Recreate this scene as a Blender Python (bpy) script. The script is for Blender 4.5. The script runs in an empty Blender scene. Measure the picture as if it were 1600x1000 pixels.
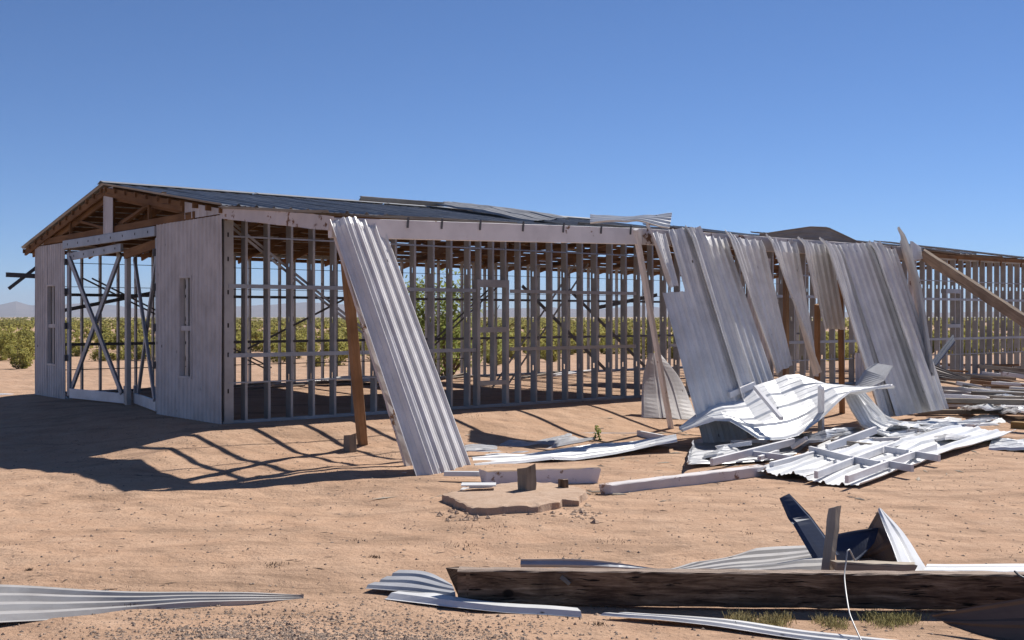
import bpy, math, random
import numpy as np
from mathutils import Vector, noise

random.seed(7)
rng = np.random.default_rng(7)
scene = bpy.context.scene
COL = scene.collection

# ------------------------------------------------------------------ camera
F = 1800.0                       # focal length in pixels of the 1600 px wide photograph
CAM_Z = 1.65
HZ = 495.0                       # horizon row
cam_d = bpy.data.cameras.new("camera")
cam = bpy.data.objects.new("camera", cam_d)
COL.objects.link(cam)
cam_d.sensor_width = 36.0
cam_d.lens = 36.0 * F / 1600.0
cam_d.clip_end = 40000.0
cam_d.clip_start = 0.05
cam.location = (0, 0, CAM_Z)
cam.rotation_euler = (math.radians(90) - math.atan((500 - HZ) / F), 0, 0)
scene.camera = cam

# ------------------------------------------------------------------ light
SUN = Vector((0.433, 0.492, 0.755)).normalized()       # towards the sun: behind the shed, to the right
world = bpy.data.worlds.new("World")
scene.world = world
world.use_nodes = True
wn = world.node_tree.nodes
sky = wn.new("ShaderNodeTexSky")
sky.sky_type = 'NISHITA'
sky.sun_disc = False
sky.sun_elevation = math.asin(SUN.z)
sky.sun_rotation = math.atan2(SUN.x, SUN.y)
sky.altitude = 1500
sky.air_density = 0.7
sky.dust_density = 0.0
sky.ozone_density = 10.0
bg = wn["Background"]
bg.inputs[1].default_value = 0.082
world.node_tree.links.new(sky.outputs[0], bg.inputs[0])

sun_d = bpy.data.lights.new("sun", 'SUN')
sun_d.energy = 5.0
sun_d.angle = math.radians(0.53)
sun_d.color = (1.0, 0.955, 0.89)
sun_o = bpy.data.objects.new("sun", sun_d)
COL.objects.link(sun_o)
sun_o.location = (20, 60, 50)
sun_o.rotation_euler = (-SUN).to_track_quat('-Z', 'Y').to_euler()

scene.view_settings.view_transform = 'Standard'
scene.view_settings.look = 'None'
scene.view_settings.gamma = 1.0
scene.view_settings.use_curve_mapping = False
scene.view_settings.exposure = 0.42
scene.render.engine = 'CYCLES'
scene.cycles.use_denoising = True
scene.cycles.max_bounces = 8
scene.cycles.volume_bounces = 0

# ------------------------------------------------------------------ frames of reference
A2 = Vector((0.768, 0.640, 0)).normalized()      # along the long wall, to the right and away
P2 = Vector((A2.y, -A2.x, 0))                    # out of the long wall, towards the photographer
C0 = Vector((-4.5, 18.0, 0))                     # near corner of the shed
GZ = -0.40                                       # yard level

def W(u, v, z):
    return C0 + A2 * u + P2 * v + Vector((0, 0, z))

def loc_uv(p):
    d = Vector((p[0], p[1], 0)) - C0
    return d.dot(A2), d.dot(P2)

def PD(x, y, Y):
    return Vector(((x - 800) / F * Y, Y, CAM_Z - (y - HZ) / F * Y))

def PG(x, y, h=0.0):
    z = GZ + h
    Y = (CAM_Z - z) * F / (y - HZ)
    return Vector(((x - 800) / F * Y, Y, z))

def UP(x, y, h):
    return PG(x, y) + Vector((0, 0, h))

def PQ(x, y, Y):
    return PD(x, y, Y * 1.079)

def PV(x, v, z):
    """point on the vertical plane v = const (parallel to the long wall) seen at column x"""
    k = (x - 800) / F
    b = C0 + P2 * v
    u = (k * b.y - b.x) / (A2.x - k * A2.y)
    return W(u, v, z)

def sst(a, b, x):
    t = np.clip((x - a) / (b - a), 0, 1)
    return t * t * (3 - 2 * t)

def ground_z(x, y):
    x = np.asarray(x, float); y = np.asarray(y, float)
    dx = x - C0.x; dy = y - C0.y
    u = dx * A2.x + dy * A2.y
    v = dx * P2.x + dy * P2.y
    outv = sst(0.12, 3.2, v)
    outg = sst(0.0, 3.4, -u)
    outb = sst(9.2, 13.0, -v)
    out = np.maximum(np.maximum(outv, outg), outb)
    z = GZ * out - 0.03 * (1 - out)
    far = sst(60, 200, np.hypot(x, y))
    lump = (0.030 * np.sin(0.9 * x + 0.5 * y) + 0.026 * np.sin(-0.55 * x + 1.15 * y + 1.3)
            + 0.012 * np.sin(2.1 * x + 1.7 * y + 0.4) + 0.007 * np.sin(4.3 * x - 3.1 * y)
            + 0.004 * np.sin(9.1 * x + 7.7 * y + 2) + 0.004 * np.sin(-6.7 * x + 11.3 * y))
    left = sst(1.0, -2.5, x)
    z = z + lump * out * (0.35 + 0.9 * left)
    # mound of gravelly sand at the very front, left of centre
    z = z + 0.10 * np.exp(-(((x + 1.5) / 1.7) ** 2 + ((y - 6.6) / 0.8) ** 2))
    # broad swell under the shadow of the porch
    z = z + 0.10 * np.exp(-(((x + 3.2) / 2.2) ** 2 + ((y - 15.0) / 1.6) ** 2))
    z = z + far * (1.2 * np.sin(x * 0.004 + 1) * np.sin(y * 0.003 + 0.5)) * sst(200, 2500, np.hypot(x, y))
    return z

def gz(p):
    return float(ground_z(p[0], p[1]))

def on_ground(p, h=0.0):
    return Vector((p[0], p[1], gz(p) + h))

# ------------------------------------------------------------------ object helpers
WL = {}

def tag(o, label=None, cat=None, group=None, kind=None):
    if label: o["label"] = label
    if cat: o["category"] = cat
    if group: o["group"] = group
    if kind: o["kind"] = kind
    return o

def link(name, data, loc, parent=None):
    o = bpy.data.objects.new(name, data)
    COL.objects.link(o)
    WL[o.name] = Vector(loc)
    if parent is not None:
        o.parent = parent
        o.location = Vector(loc) - WL[parent.name]
    else:
        o.location = loc
    return o

def empty(name, loc):
    o = link(name, None, loc)
    o.empty_display_size = 0.2
    return o

def make_mesh(name, verts, faces, mat, uvs=None, smooth=False):
    me = bpy.data.meshes.new(name)
    me.from_pydata([tuple(v) for v in verts], [], faces)
    if uvs is not None:
        lay = me.uv_layers.new(name="UVMap")
        li = np.empty(len(me.loops), dtype=np.int32)
        me.loops.foreach_get("vertex_index", li)
        arr = np.asarray(uvs, dtype=np.float32)[li]
        lay.data.foreach_set("uv", arr.ravel())
    if mat: me.materials.append(mat)
    if smooth:
        me.polygons.foreach_set("use_smooth", [True] * len(me.polygons))
    me.update()
    return me

def mesh_obj(name, verts, faces, mat, parent=None, uvs=None, smooth=False):
    vs = np.array([tuple(v) for v in verts], dtype=float)
    o0 = Vector((vs[:, 0].mean(), vs[:, 1].mean(), vs[:, 2].min()))
    me = make_mesh(name, vs - np.array(o0), faces, mat, uvs, smooth)
    return link(name, me, o0, parent)

def solid(o, t, off=0.0):
    m = o.modifiers.new("thickness", 'SOLIDIFY')
    m.thickness = t
    m.offset = off
    return o

def bez(pts, n):
    """Catmull-Rom through pts, n+1 samples at even arc length"""
    pts = [Vector(p) for p in pts]
    if len(pts) == 2:
        return [pts[0].lerp(pts[1], i / n) for i in range(n + 1)]
    q = [2 * pts[0] - pts[1]] + pts + [2 * pts[-1] - pts[-2]]
    dense = []
    for i in range(1, len(q) - 2):
        for j in range(16):
            t = j / 16
            p0, p1, p2, p3 = q[i - 1], q[i], q[i + 1], q[i + 2]
            dense.append(0.5 * ((2 * p1) + (p2 - p0) * t + (2 * p0 - 5 * p1 + 4 * p2 - p3) * t * t
                                + (3 * p1 - p0 - 3 * p2 + p3) * t ** 3))
    dense.append(pts[-1])
    L = [0]
    for a, b in zip(dense, dense[1:]): L.append(L[-1] + (b - a).length)
    out = []
    k = 0
    for i in range(n + 1):
        s = L[-1] * i / n
        while k < len(L) - 2 and L[k + 1] < s: k += 1
        d = L[k + 1] - L[k]
        out.append(dense[k].lerp(dense[k + 1], 0 if d < 1e-9 else min(1, (s - L[k]) / d)))
    return out

def lin(pts, n):
    """straight runs between pts with sharp kinks"""
    pts = [Vector(p) for p in pts]
    L = [0]
    for a, b in zip(pts, pts[1:]): L.append(L[-1] + (b - a).length)
    out = []
    for i in range(n + 1):
        s = L[-1] * i / n
        k = max(j for j in range(len(pts) - 1) if L[j] <= s + 1e-9)
        out.append(pts[k].lerp(pts[k + 1], min(1, (s - L[k]) / max(1e-9, L[k + 1] - L[k]))))
    return out

def profile(width, pitch=0.305, h=0.034, minor=True, fold=1.0):
    """(distance, height) break points of a ribbed sheet"""
    pts = []
    n = max(1, int(round(width / pitch)))
    pt = width / n
    for i in range(n):
        x = i * pt
        fl = min(max(0.02, h * 0.8), pt * 0.25)
        pts += [(x, h), (x + 0.012, h), (x + 0.012 + fl, 0.0)]
        if minor and pt > 0.2:
            for c in (0.36, 0.66):
                m = x + c * pt
                pts += [(m - 0.022, 0), (m - 0.012, 0.006), (m + 0.012, 0.006), (m + 0.022, 0)]
        pts += [(x + pt - 0.012 - fl, 0.0), (x + pt - 0.012, h)]
    pts.append((width, h))
    return pts

def sheet(name, L, R, mat, parent=None, nl=20, pitch=0.305, h=0.034, minor=True, flip=False, dent=0.012, dfreq=1.6,
          rag0=0.0, rag1=0.0, pinch=0.0, hole=None, cut=None, sag=0.0, thick=0.0025, seed=0, fold=None, kink=False, crease=0.0):
    """ribbed metal sheet spanned between two edge curves; the ribs run along the curves"""
    Lp, Rp = (lin(L, 64), lin(R, 64)) if kink else (bez(L, 64), bez(R, 64))
    width = sum((a - b).length for a, b in zip(Lp, Rp)) / len(Lp)
    length = sum((a - b).length for a, b in zip(Lp, Lp[1:]))
    prof = profile(width, pitch, h, minor)
    ss = [(d / width, hh) for d, hh in prof]
    ts = [i / nl for i in range(nl + 1)]
    if hole:
        for q in hole[2:]: ts.append(q)
        ts = sorted(set(ts))
        for q in hole[:2]:
            hh = np.interp(q, [s for s, _ in ss], [x for _, x in ss])
            ss.append((q, hh))
        ss = sorted(set(ss))
    rr = random.Random(seed + 11)
    r0 = [rr.random() for _ in ss]; r1 = [rr.random() for _ in ss]
    def samp(P, t):
        f = min(max(t, 0), 1) * 64
        i = min(int(f), 63)
        return P[i].lerp(P[i + 1], f - i)
    verts, uvs = [], []
    off = Vector((seed * 3.7, seed * 1.3, seed * 2.1))
    for t in ts:
        for k, (s, hh) in enumerate(ss):
            te = t
            a0 = rag0 * r0[k]; a1 = 1 - rag1 * r1[k]
            if cut: a0 = max(a0, cut(s)[0]); a1 = min(a1, cut(s)[1])
            te = a0 + (a1 - a0) * t
            l, r = samp(Lp, te), samp(Rp, te)
            p = l.lerp(r, s)
            d = 0.01
            tang = (samp(Lp, te + d).lerp(samp(Rp, te + d), s) - samp(Lp, te - d).lerp(samp(Rp, te - d), s))
            n = (r - l).cross(tang)
            n = n.normalized() if n.length > 1e-9 else Vector((0, 0, 1))
            if flip: n = -n
            q = Vector((s * width * dfreq, te * length * dfreq * 0.6, 0)) + off
            dd = dent * noise.noise(q) * 2 + dent * 0.5 * noise.noise(q * 2.7)
            if pinch: dd += 0.6 * pinch * math.exp(-te * 16) * noise.noise(Vector((s * width * 7.0, te * 3, seed)))
            dd -= sag * math.sin(math.pi * s)
            if fold: dd += fold(s, te)
            if crease: dd += crease * (abs(noise.noise(Vector((s * width * 1.1 + te * 2.3, te * length * 1.0 - s, seed * 1.7)))) * 2 - 0.5)
            verts.append(p + n * (hh + dd))
            uvs.append((s * width, te * length))
    ns = len(ss)
    faces = []
    for i in range(len(ts) - 1):
        for k in range(ns - 1):
            if hole:
                sm = (ss[k][0] + ss[k + 1][0]) / 2; tm = (ts[i] + ts[i + 1]) / 2
                if hole[0] < sm < hole[1] and hole[2] < tm < hole[3]: continue
            f = (i * ns + k, i * ns + k + 1, (i + 1) * ns + k + 1, (i + 1) * ns + k)
            faces.append(f if not flip else f[::-1])
    o = mesh_obj(name, verts, faces, mat, parent, uvs)
    solid(o, thick)
    return o

def timber(name, A, B, w, h, mat, parent=None, up=(0, 0, 1), nl=None, jag0=0.0, jag1=0.0, warp=0.0, rough=0.0, taper=1.0, seed=0):
    """sawn timber from A to B (centre line): w across, h along up; chamfered, optionally warped and with broken ends"""
    A = Vector(A); B = Vector(B)
    d = (B - A); ln = d.length; d.normalize()
    upv = Vector(up)
    side = d.cross(upv)
    if side.length < 1e-4: side = d.cross(Vector((1, 0, 0)))
    side.normalize()
    upv = side.cross(d).normalized()
    c = min(w, h) * 0.07
    ring = [(-w / 2 + c, -h / 2), (w / 2 - c, -h / 2), (w / 2, -h / 2 + c), (w / 2, h / 2 - c), (w / 2 - c, h / 2), (-w / 2 + c, h / 2), (-w / 2, h / 2 - c), (-w / 2, -h / 2 + c)]
    if nl is None: nl = 1 if (warp == 0 and rough == 0 and not jag0 and not jag1) else max(4, min(24, int(ln / 0.15)))
    rr = random.Random(seed + 5)
    verts, uvs, faces = [], [], []
    per = 2 * (w + h)
    for i in range(nl + 1):
        t = i / nl
        wx = warp * math.sin(math.pi * t) * 1.0
        sc = 1 + (taper - 1) * t
        for k, (x, y) in enumerate(ring):
            e = 0
            if i == 0 and jag0: e = jag0 * (rr.random() - 0.2)
            if i == nl and jag1: e = -jag1 * (rr.random() - 0.2)
            p = A + d * (ln * t + e) + side * (x * sc) + upv * (y * sc + wx)
            if rough: p += Vector((noise.noise(p * 9 + Vector((k * 3, 0, seed))), noise.noise(p * 9 + Vector((7, k * 3, seed))), noise.noise(p * 9 + Vector((seed, 3, k * 3))))) * rough
            verts.append(p)
            uvs.append((k / 8 * per + seed * 0.37, t * ln))
    for i in range(nl):
        for k in range(8):
            a = i * 8 + k; b = i * 8 + (k + 1) % 8
            faces.append((a, b, b + 8, a + 8))
    faces.append(tuple(range(7, -1, -1)))
    faces.append(tuple(nl * 8 + k for k in range(8)))
    return mesh_obj(name, verts, faces, mat, parent, uvs)

def ubox(name, u0, u1, v0, v1, z0, z1, mat, parent):
    """box square to the shed"""
    vs = [W(u, v, z) for z in (z0, z1) for v in (v0, v1) for u in (u0, u1)]
    fs = [(0, 2, 3, 1), (4, 5, 7, 6), (0, 1, 5, 4), (2, 6, 7, 3), (0, 4, 6, 2), (1, 3, 7, 5)]
    if (u1 - u0) >= max(v1 - v0, z1 - z0): uv = [(v + z, u) for z in (z0, z1) for v in (v0, v1) for u in (u0, u1)]
    else: uv = [(u + v, z) for z in (z0, z1) for v in (v0, v1) for u in (u0, u1)]
    return mesh_obj(name, vs, fs, mat, parent, uv)

# ------------------------------------------------------------------ materials
class NT:
    def __init__(s, name):
        s.m = bpy.data.materials.new(name); s.m.use_nodes = True
        s.t = s.m.node_tree; s.b = s.t.nodes["Principled BSDF"]
    def n(s, typ, **kw):
        nd = s.t.nodes.new("ShaderNode" + typ)
        for k, v in kw.items(): setattr(nd, k, v)
        return nd
    def l(s, a, b): s.t.links.new(a, b)
    def coord(s, which="Object", scale=(1, 1, 1)):
        tc = s.n("TexCoord"); mp = s.n("Mapping")
        mp.inputs["Scale"].default_value = scale
        s.l(tc.outputs[which], mp.inputs[0])
        return mp.outputs[0]
    def world(s, scale=(1, 1, 1)):
        g = s.n("NewGeometry"); mp = s.n("Mapping")
        mp.inputs["Scale"].default_value = scale
        s.l(g.outputs["Position"], mp.inputs[0])
        return mp.outputs[0]
    def noise(s, vec, scale, detail=4, rough=0.55, dist=0.0):
        nd = s.n("TexNoise"); nd.inputs["Scale"].default_value = scale
        nd.inputs["Detail"].default_value = detail; nd.inputs["Roughness"].default_value = rough
        nd.inputs["Distortion"].default_value = dist
        s.l(vec, nd.inputs["Vector"]); return nd.outputs["Fac"]
    def ramp(s, fac, stops):
        r = s.n("ValToRGB"); e = r.color_ramp.elements
        while len(e) < len(stops): e.new(0.5)
        for el, (p, c) in zip(e, stops):
            el.position = p; el.color = (*c, 1) if len(c) == 3 else c
        s.l(fac, r.inputs[0]); return r.outputs[0]
    def fac(s, f, a, b):
        r = s.n("MapRange"); r.inputs["From Min"].default_value = a; r.inputs["From Max"].default_value = b
        s.l(f, r.inputs["Value"]); return r.outputs[0]
    def mix(s, fac, a, b, mode='MIX'):
        x = s.n("Mix", data_type='RGBA', blend_type=mode)
        for sock, val in ((x.inputs[0], fac), (x.inputs[6], a), (x.inputs[7], b)):
            if isinstance(val, (int, float)): sock.default_value = val
            elif isinstance(val, tuple): sock.default_value = (*val, 1)
            else: s.l(val, sock)
        return x.outputs[2]
    def bump(s, height, strength, dist):
        b = s.n("Bump"); b.inputs["Strength"].default_value = strength; b.inputs["Distance"].default_value = dist
        s.l(height, b.inputs["Height"]); s.l(b.outputs[0], s.b.inputs["Normal"])
    def set(s, col=None, rough=None, metal=None, spec=None):
        for k, v in (("Base Color", col), ("Roughness", rough), ("Metallic", metal), ("Specular IOR Level", spec)):
            if v is None: continue
            if isinstance(v, (int, float)): s.b.inputs[k].default_value = v
            elif isinstance(v, tuple): s.b.inputs[k].default_value = (*v, 1)
            else: s.l(v, s.b.inputs[k])
        return s

def sheet_mat(name, base, dirt, rust_amt=0.5, rough=0.42, metal=0.0, streak=0.5):
    t = NT(name)
    uv = t.coord("UV", (6, 0.6, 1)); ob = t.coord("Object")
    st = t.noise(uv, 3.0, 5, 0.6)
    bl = t.noise(ob, 1.7, 5, 0.6)
    fine = t.noise(ob, 40, 3, 0.6)
    c = t.mix(t.fac(st, 0.45, 0.8), base, dirt)
    c = t.mix(t.fac(bl, 0.42, 0.85), c, tuple(x * 0.78 for x in dirt))
    c = t.mix(t.fac(fine, 0.62, 0.85), c, tuple(x * 0.7 for x in base))
    rs = t.noise(ob, 9, 6, 0.7)
    c = t.mix(t.fac(rs, 0.72 - 0.06 * rust_amt, 0.80), c, (0.16, 0.075, 0.04))
    vo = t.n("TexVoronoi"); vo.inputs["Scale"].default_value = 1.0; vo.inputs["Randomness"].default_value = 0.35
    t.l(t.coord("UV", (6.5, 1.7, 1)), vo.inputs["Vector"])
    c = t.mix(t.fac(vo.outputs["Distance"], 0.055, 0.04), c, (0.05, 0.035, 0.03))
    t.set(c, None, metal)
    t.l(t.fac(bl, 0.2, 1.2), t.b.inputs["Roughness"]) if False else t.set(rough=rough)
    t.bump(t.noise(ob, 5, 3), 0.12, 0.03)
    return t.m

M_SHEET = sheet_mat("weathered_white_sheet", (0.70, 0.685, 0.67), (0.55, 0.535, 0.52), 0.5)
M_SHEET2 = sheet_mat("clean_white_sheet", (0.72, 0.72, 0.72), (0.60, 0.595, 0.58), 0.2, 0.38)
M_SIDING = sheet_mat("painted_siding", (0.53, 0.505, 0.495), (0.40, 0.37, 0.355), 0.2, 0.55)
M_DULL = sheet_mat("dull_grey_white_sheet", (0.43, 0.41, 0.39), (0.30, 0.275, 0.25), 0.6, 0.5)
M_ROOF = sheet_mat("grey_roof_sheet", (0.27, 0.275, 0.285), (0.19, 0.19, 0.195), 0.3, 0.5, 0.2)
M_GALV = sheet_mat("galvanised_sheet", (0.45, 0.455, 0.47), (0.32, 0.32, 0.33), 0.3, 0.42, 0.2)
M_BLUE = sheet_mat("dark_blue_sheet", (0.016, 0.034, 0.085), (0.014, 0.026, 0.06), 0.1, 0.6, 0.0)
M_BROWN = sheet_mat("brown_sheet", (0.13, 0.085, 0.06), (0.09, 0.06, 0.045), 0.4, 0.5, 0.1)

def steel_mat(name, base, metal, rough):
    t = NT(name); ob = t.world()
    c = t.mix(t.fac(t.noise(ob, 2.2, 5, 0.6), 0.35, 0.75), base, tuple(x * 0.62 for x in base))
    c = t.mix(t.fac(t.noise(ob, 13, 5, 0.7), 0.66, 0.8), c, (0.15, 0.085, 0.055))
    t.set(c, rough, metal); return t.m
M_STUD = steel_mat("galvanised_stud", (0.40, 0.395, 0.39), 0.3, 0.45)
M_STEEL = steel_mat("galvanised_header", (0.36, 0.38, 0.41), 0.45, 0.45)
M_DARK = steel_mat("dark_strap_steel", (0.10, 0.10, 0.105), 0.4, 0.5)
M_HOLE = NT("punched_slot").set((0.012, 0.011, 0.010), 0.9, 0.0).m

def wood_mat(name, c1, c2, crack=(0.03, 0.02, 0.015), rough=0.85, paint=None, cover=0.5, gs=1.0, lit_or_worn_top=None):
    t = NT(name)
    uv = t.coord("UV", (38 * gs, 1.6 * gs, 1)); ob = t.world()
    g = t.noise(uv, 1.0, 6, 0.65, 0.4)
    c = t.mix(t.fac(g, 0.3, 0.72), c1, c2)
    c = t.mix(t.fac(t.noise(ob, 1.3, 4), 0.4, 0.8), c, tuple(x * 0.6 for x in c1))
    cr = t.noise(t.coord("UV", (70 * gs, 1.1 * gs, 1)), 1.0, 4, 0.6, 0.3)
    c = t.mix(t.fac(cr, 0.62, 0.70), c, crack)
    h = g
    if paint:
        p = t.noise(ob, 4.2, 7, 0.68)
        pm = t.fac(p, 1 - cover - 0.02, 1 - cover + 0.02)
        pc = t.mix(t.fac(t.noise(ob, 2.5, 4), 0.4, 0.8), paint, tuple(x * 0.8 for x in paint))
        c = t.mix(pm, c, pc)
    if lit_or_worn_top:   # upward faces toned apart
        ge = t.n("NewGeometry"); sx = t.n("SeparateXYZ"); t.l(ge.outputs["True Normal"], sx.inputs[0])
        bc = t.mix(t.fac(g, 0.35, 0.7), lit_or_worn_top, tuple(x * 0.6 for x in lit_or_worn_top))
        c = t.mix(t.fac(sx.outputs[2], 0.45, 0.75), c, bc)
    t.set(c, rough, 0.0, 0.25)
    t.bump(h, 0.5, 0.006)
    return t.m
PAINT = (0.60, 0.56, 0.55)
M_WOOD = wood_mat("roof_framing_wood", (0.15, 0.075, 0.033), (0.26, 0.14, 0.06))
M_GREYW = wood_mat("grey_weathered_wood", (0.20, 0.165, 0.13), (0.33, 0.28, 0.225))
M_DARKW = wood_mat("dark_weathered_timber", (0.07, 0.043, 0.028), (0.29, 0.195, 0.13), gs=1.0, lit_or_worn_top=(0.38, 0.30, 0.25))
M_PALEW = wood_mat("pale_weathered_wood", (0.32, 0.265, 0.205), (0.50, 0.43, 0.345))
M_POST = wood_mat("brown_post_wood", (0.22, 0.12, 0.06), (0.33, 0.20, 0.11))
M_PEEL = wood_mat("peeling_painted_wood", (0.17, 0.09, 0.055), (0.27, 0.16, 0.10), paint=PAINT, cover=0.60)
M_TAN = wood_mat("tan_peeled_timber", (0.19, 0.12, 0.08), (0.36, 0.25, 0.18), lit_or_worn_top=(0.2, 0.14, 0.1))
M_PAINTW = wood_mat("painted_wood", (0.20, 0.12, 0.08), (0.3, 0.19, 0.12), paint=(0.72, 0.69, 0.68), cover=0.66)
M_BARE = wood_mat("half_stripped_timber", (0.20, 0.12, 0.08), (0.3, 0.19, 0.12), paint=(0.70, 0.65, 0.66), cover=0.62, lit_or_worn_top=(0.50, 0.33, 0.21))
M_WHITEW = wood_mat("white_painted_wood", (0.22, 0.13, 0.09), (0.3, 0.2, 0.14), paint=(0.70, 0.69, 0.70), cover=0.70)
def old_timber():
    t = NT("cracked_dark_timber"); ob = t.world()
    g = t.noise(t.coord("UV", (55, 2.2, 1)), 1.0, 9, 0.72, 0.6)
    g2 = t.noise(t.coord("UV", (120, 3.5, 1)), 1.0, 4, 0.6, 0.2)
    c = t.ramp(g, [(0.30, (0.018, 0.012, 0.009)), (0.43, (0.085, 0.052, 0.034)), (0.55, (0.19, 0.125, 0.083)), (0.72, (0.36, 0.26, 0.18))])
    c = t.mix(t.fac(t.noise(ob, 3.1, 5, 0.6), 0.45, 0.75), c, (0.055, 0.035, 0.025))
    kn = t.n("TexVoronoi"); kn.inputs["Scale"].default_value = 1.0; t.l(t.coord("UV", (9, 2.6, 1)), kn.inputs["Vector"])
    c = t.mix(t.fac(kn.outputs["Distance"], 0.13, 0.08), c, (0.02, 0.013, 0.01))
    cr = t.fac(g2, 0.60, 0.66)
    c = t.mix(cr, c, (0.012, 0.009, 0.007))
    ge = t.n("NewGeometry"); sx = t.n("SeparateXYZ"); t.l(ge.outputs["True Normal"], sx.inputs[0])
    c = t.mix(t.fac(sx.outputs[2], 0.45, 0.75), c, t.mix(t.fac(g, 0.38, 0.6), (0.16, 0.12, 0.095), (0.42, 0.33, 0.27)))  # paler upward faces: the sunlit top put into the colour, plus weathering
    t.set(c, 0.9, 0.0, 0.15)
    hm = t.n("Math", operation='SUBTRACT'); t.l(g, hm.inputs[0]); t.l(cr, hm.inputs[1])
    t.bump(hm.outputs[0], 0.9, 0.012); return t.m
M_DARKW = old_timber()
M_OCHRE = wood_mat("yellow_plywood", (0.33, 0.19, 0.06), (0.42, 0.26, 0.09))

def sand_mat():
    t = NT("desert_sand"); w = t.world()
    big = t.noise(w, 0.35, 5, 0.6); mid = t.noise(w, 2.3, 6, 0.65); fin = t.noise(w, 22, 6, 0.7); gr = t.noise(w, 110, 3, 0.7)
    c = t.mix(t.fac(big, 0.35, 0.68), (0.46, 0.30, 0.20), (0.41, 0.255, 0.165))
    c = t.mix(t.fac(mid, 0.40, 0.75), c, (0.50, 0.34, 0.235))
    c = t.mix(t.fac(fin, 0.50, 0.80), c, (0.30, 0.185, 0.115))
    c = t.mix(t.fac(gr, 0.60, 0.80), c, (0.30, 0.20, 0.135))
    c = t.mix(t.fac(gr, 0.36, 0.22), c, (0.52, 0.37, 0.265))
    # trampled, dirtier streaks
    tr = t.noise(t.world((0.45, 1.5, 1)), 1.0, 7, 0.72, 0.8)
    c = t.mix(t.fac(tr, 0.50, 0.68), c, (0.27, 0.175, 0.115))
    # scraps of dead plant matter: stretched specks
    sp = t.noise(t.world((5, 14, 9)), 1.6, 5, 0.75, 0.6)
    c = t.mix(t.fac(sp, 0.675, 0.72), c, (0.13, 0.085, 0.055))
    # far ground: plant cover too far off to be told apart
    ln = t.n("VectorMath", operation='LENGTH'); t.l(w, ln.inputs[0])
    farf = t.fac(ln.outputs["Value"], 260, 700)
    strip = t.noise(t.world((0.0012, 0.0045, 0.01)), 1.0, 5, 0.6)
    veg = t.mix(t.fac(strip, 0.44, 0.54), (0.16, 0.155, 0.06), (0.46, 0.32, 0.20))
    c = t.mix(farf, c, veg)
    t.set(c, 0.95, 0.0, 0.15)
    add = t.n("Math", operation='ADD'); m2 = t.n("Math", operation='MULTIPLY'); m2.inputs[1].default_value = 0.35
    t.l(fin, m2.inputs[0]); t.l(mid, add.inputs[0]); t.l(m2.outputs[0], add.inputs[1])
    vo = t.n("TexVoronoi", feature='SMOOTH_F1'); vo.inputs["Scale"].default_value = 2.6; t.l(t.world((1, 1, 0)), vo.inputs["Vector"])
    pr = t.n("Math", operation='ADD'); t.l(add.outputs[0], pr.inputs[0]); t.l(t.fac(vo.outputs["Distance"], 0.0, 0.8), pr.inputs[1])
    add = pr
    t.bump(add.outputs[0], 0.75, 0.09)
    return t.m
M_SAND = sand_mat()

def leaf_mat(name, a, b):
    t = NT(name)
    c = t.mix(t.fac(t.noise(t.world(), 0.9, 3), 0.35, 0.7), a, b)
    oi = t.n("ObjectInfo")
    t.set(c, 0.75, 0.0, 0.2)
    t.b.inputs["Subsurface Weight"].default_value = 0.0
    tr = t.n("BsdfTranslucent"); t.l(c, tr.inputs[0])
    mx = t.n("MixShader"); mx.inputs[0].default_value = 0.5
    out = t.t.nodes["Material Output"]
    t.l(t.b.outputs[0], mx.inputs[1]); t.l(tr.outputs[0], mx.inputs[2]); t.l(mx.outputs[0], out.inputs[0])
    return t.m
M_LEAF = leaf_mat("scrub_leaf", (0.28, 0.27, 0.07), (0.45, 0.41, 0.14))
M_LEAF2 = leaf_mat("mesquite_leaf", (0.22, 0.27, 0.07), (0.36, 0.39, 0.13))
M_STRAW = leaf_mat("dry_grass_blade", (0.50, 0.40, 0.22), (0.34, 0.33, 0.13))
M_BARK = wood_mat("shrub_bark", (0.10, 0.07, 0.05), (0.16, 0.12, 0.09))
M_ROCK = NT("dark_gravel"); M_ROCK.set(M_ROCK.mix(M_ROCK.fac(M_ROCK.noise(M_ROCK.world(), 30, 2), 0.35, 0.65), (0.13, 0.10, 0.085), (0.40, 0.29, 0.21)), 0.9); M_ROCK = M_ROCK.m
M_TWIG = NT("dead_twig").set((0.09, 0.06, 0.042), 0.9).m
def conc():
    t = NT("sandy_concrete"); w = t.world()
    c = t.mix(t.fac(t.noise(w, 6, 6, 0.7), 0.35, 0.7), (0.45, 0.32, 0.23), (0.36, 0.235, 0.155))
    c = t.mix(t.fac(t.noise(w, 60, 3), 0.6, 0.75), c, (0.28, 0.2, 0.15))
    t.set(c, 0.95); t.bump(t.noise(w, 25, 5, 0.7), 0.6, 0.02); return t.m
M_CONC = conc()
def hill():
    t = NT("mountain_rock"); w = t.world()
    c = t.mix(t.fac(t.noise(w, 0.004, 6, 0.65), 0.35, 0.7), (0.20, 0.155, 0.125), (0.12, 0.10, 0.085))
    t.set(c, 0.95, 0, 0.1); return t.m
M_HILL = hill()

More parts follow.
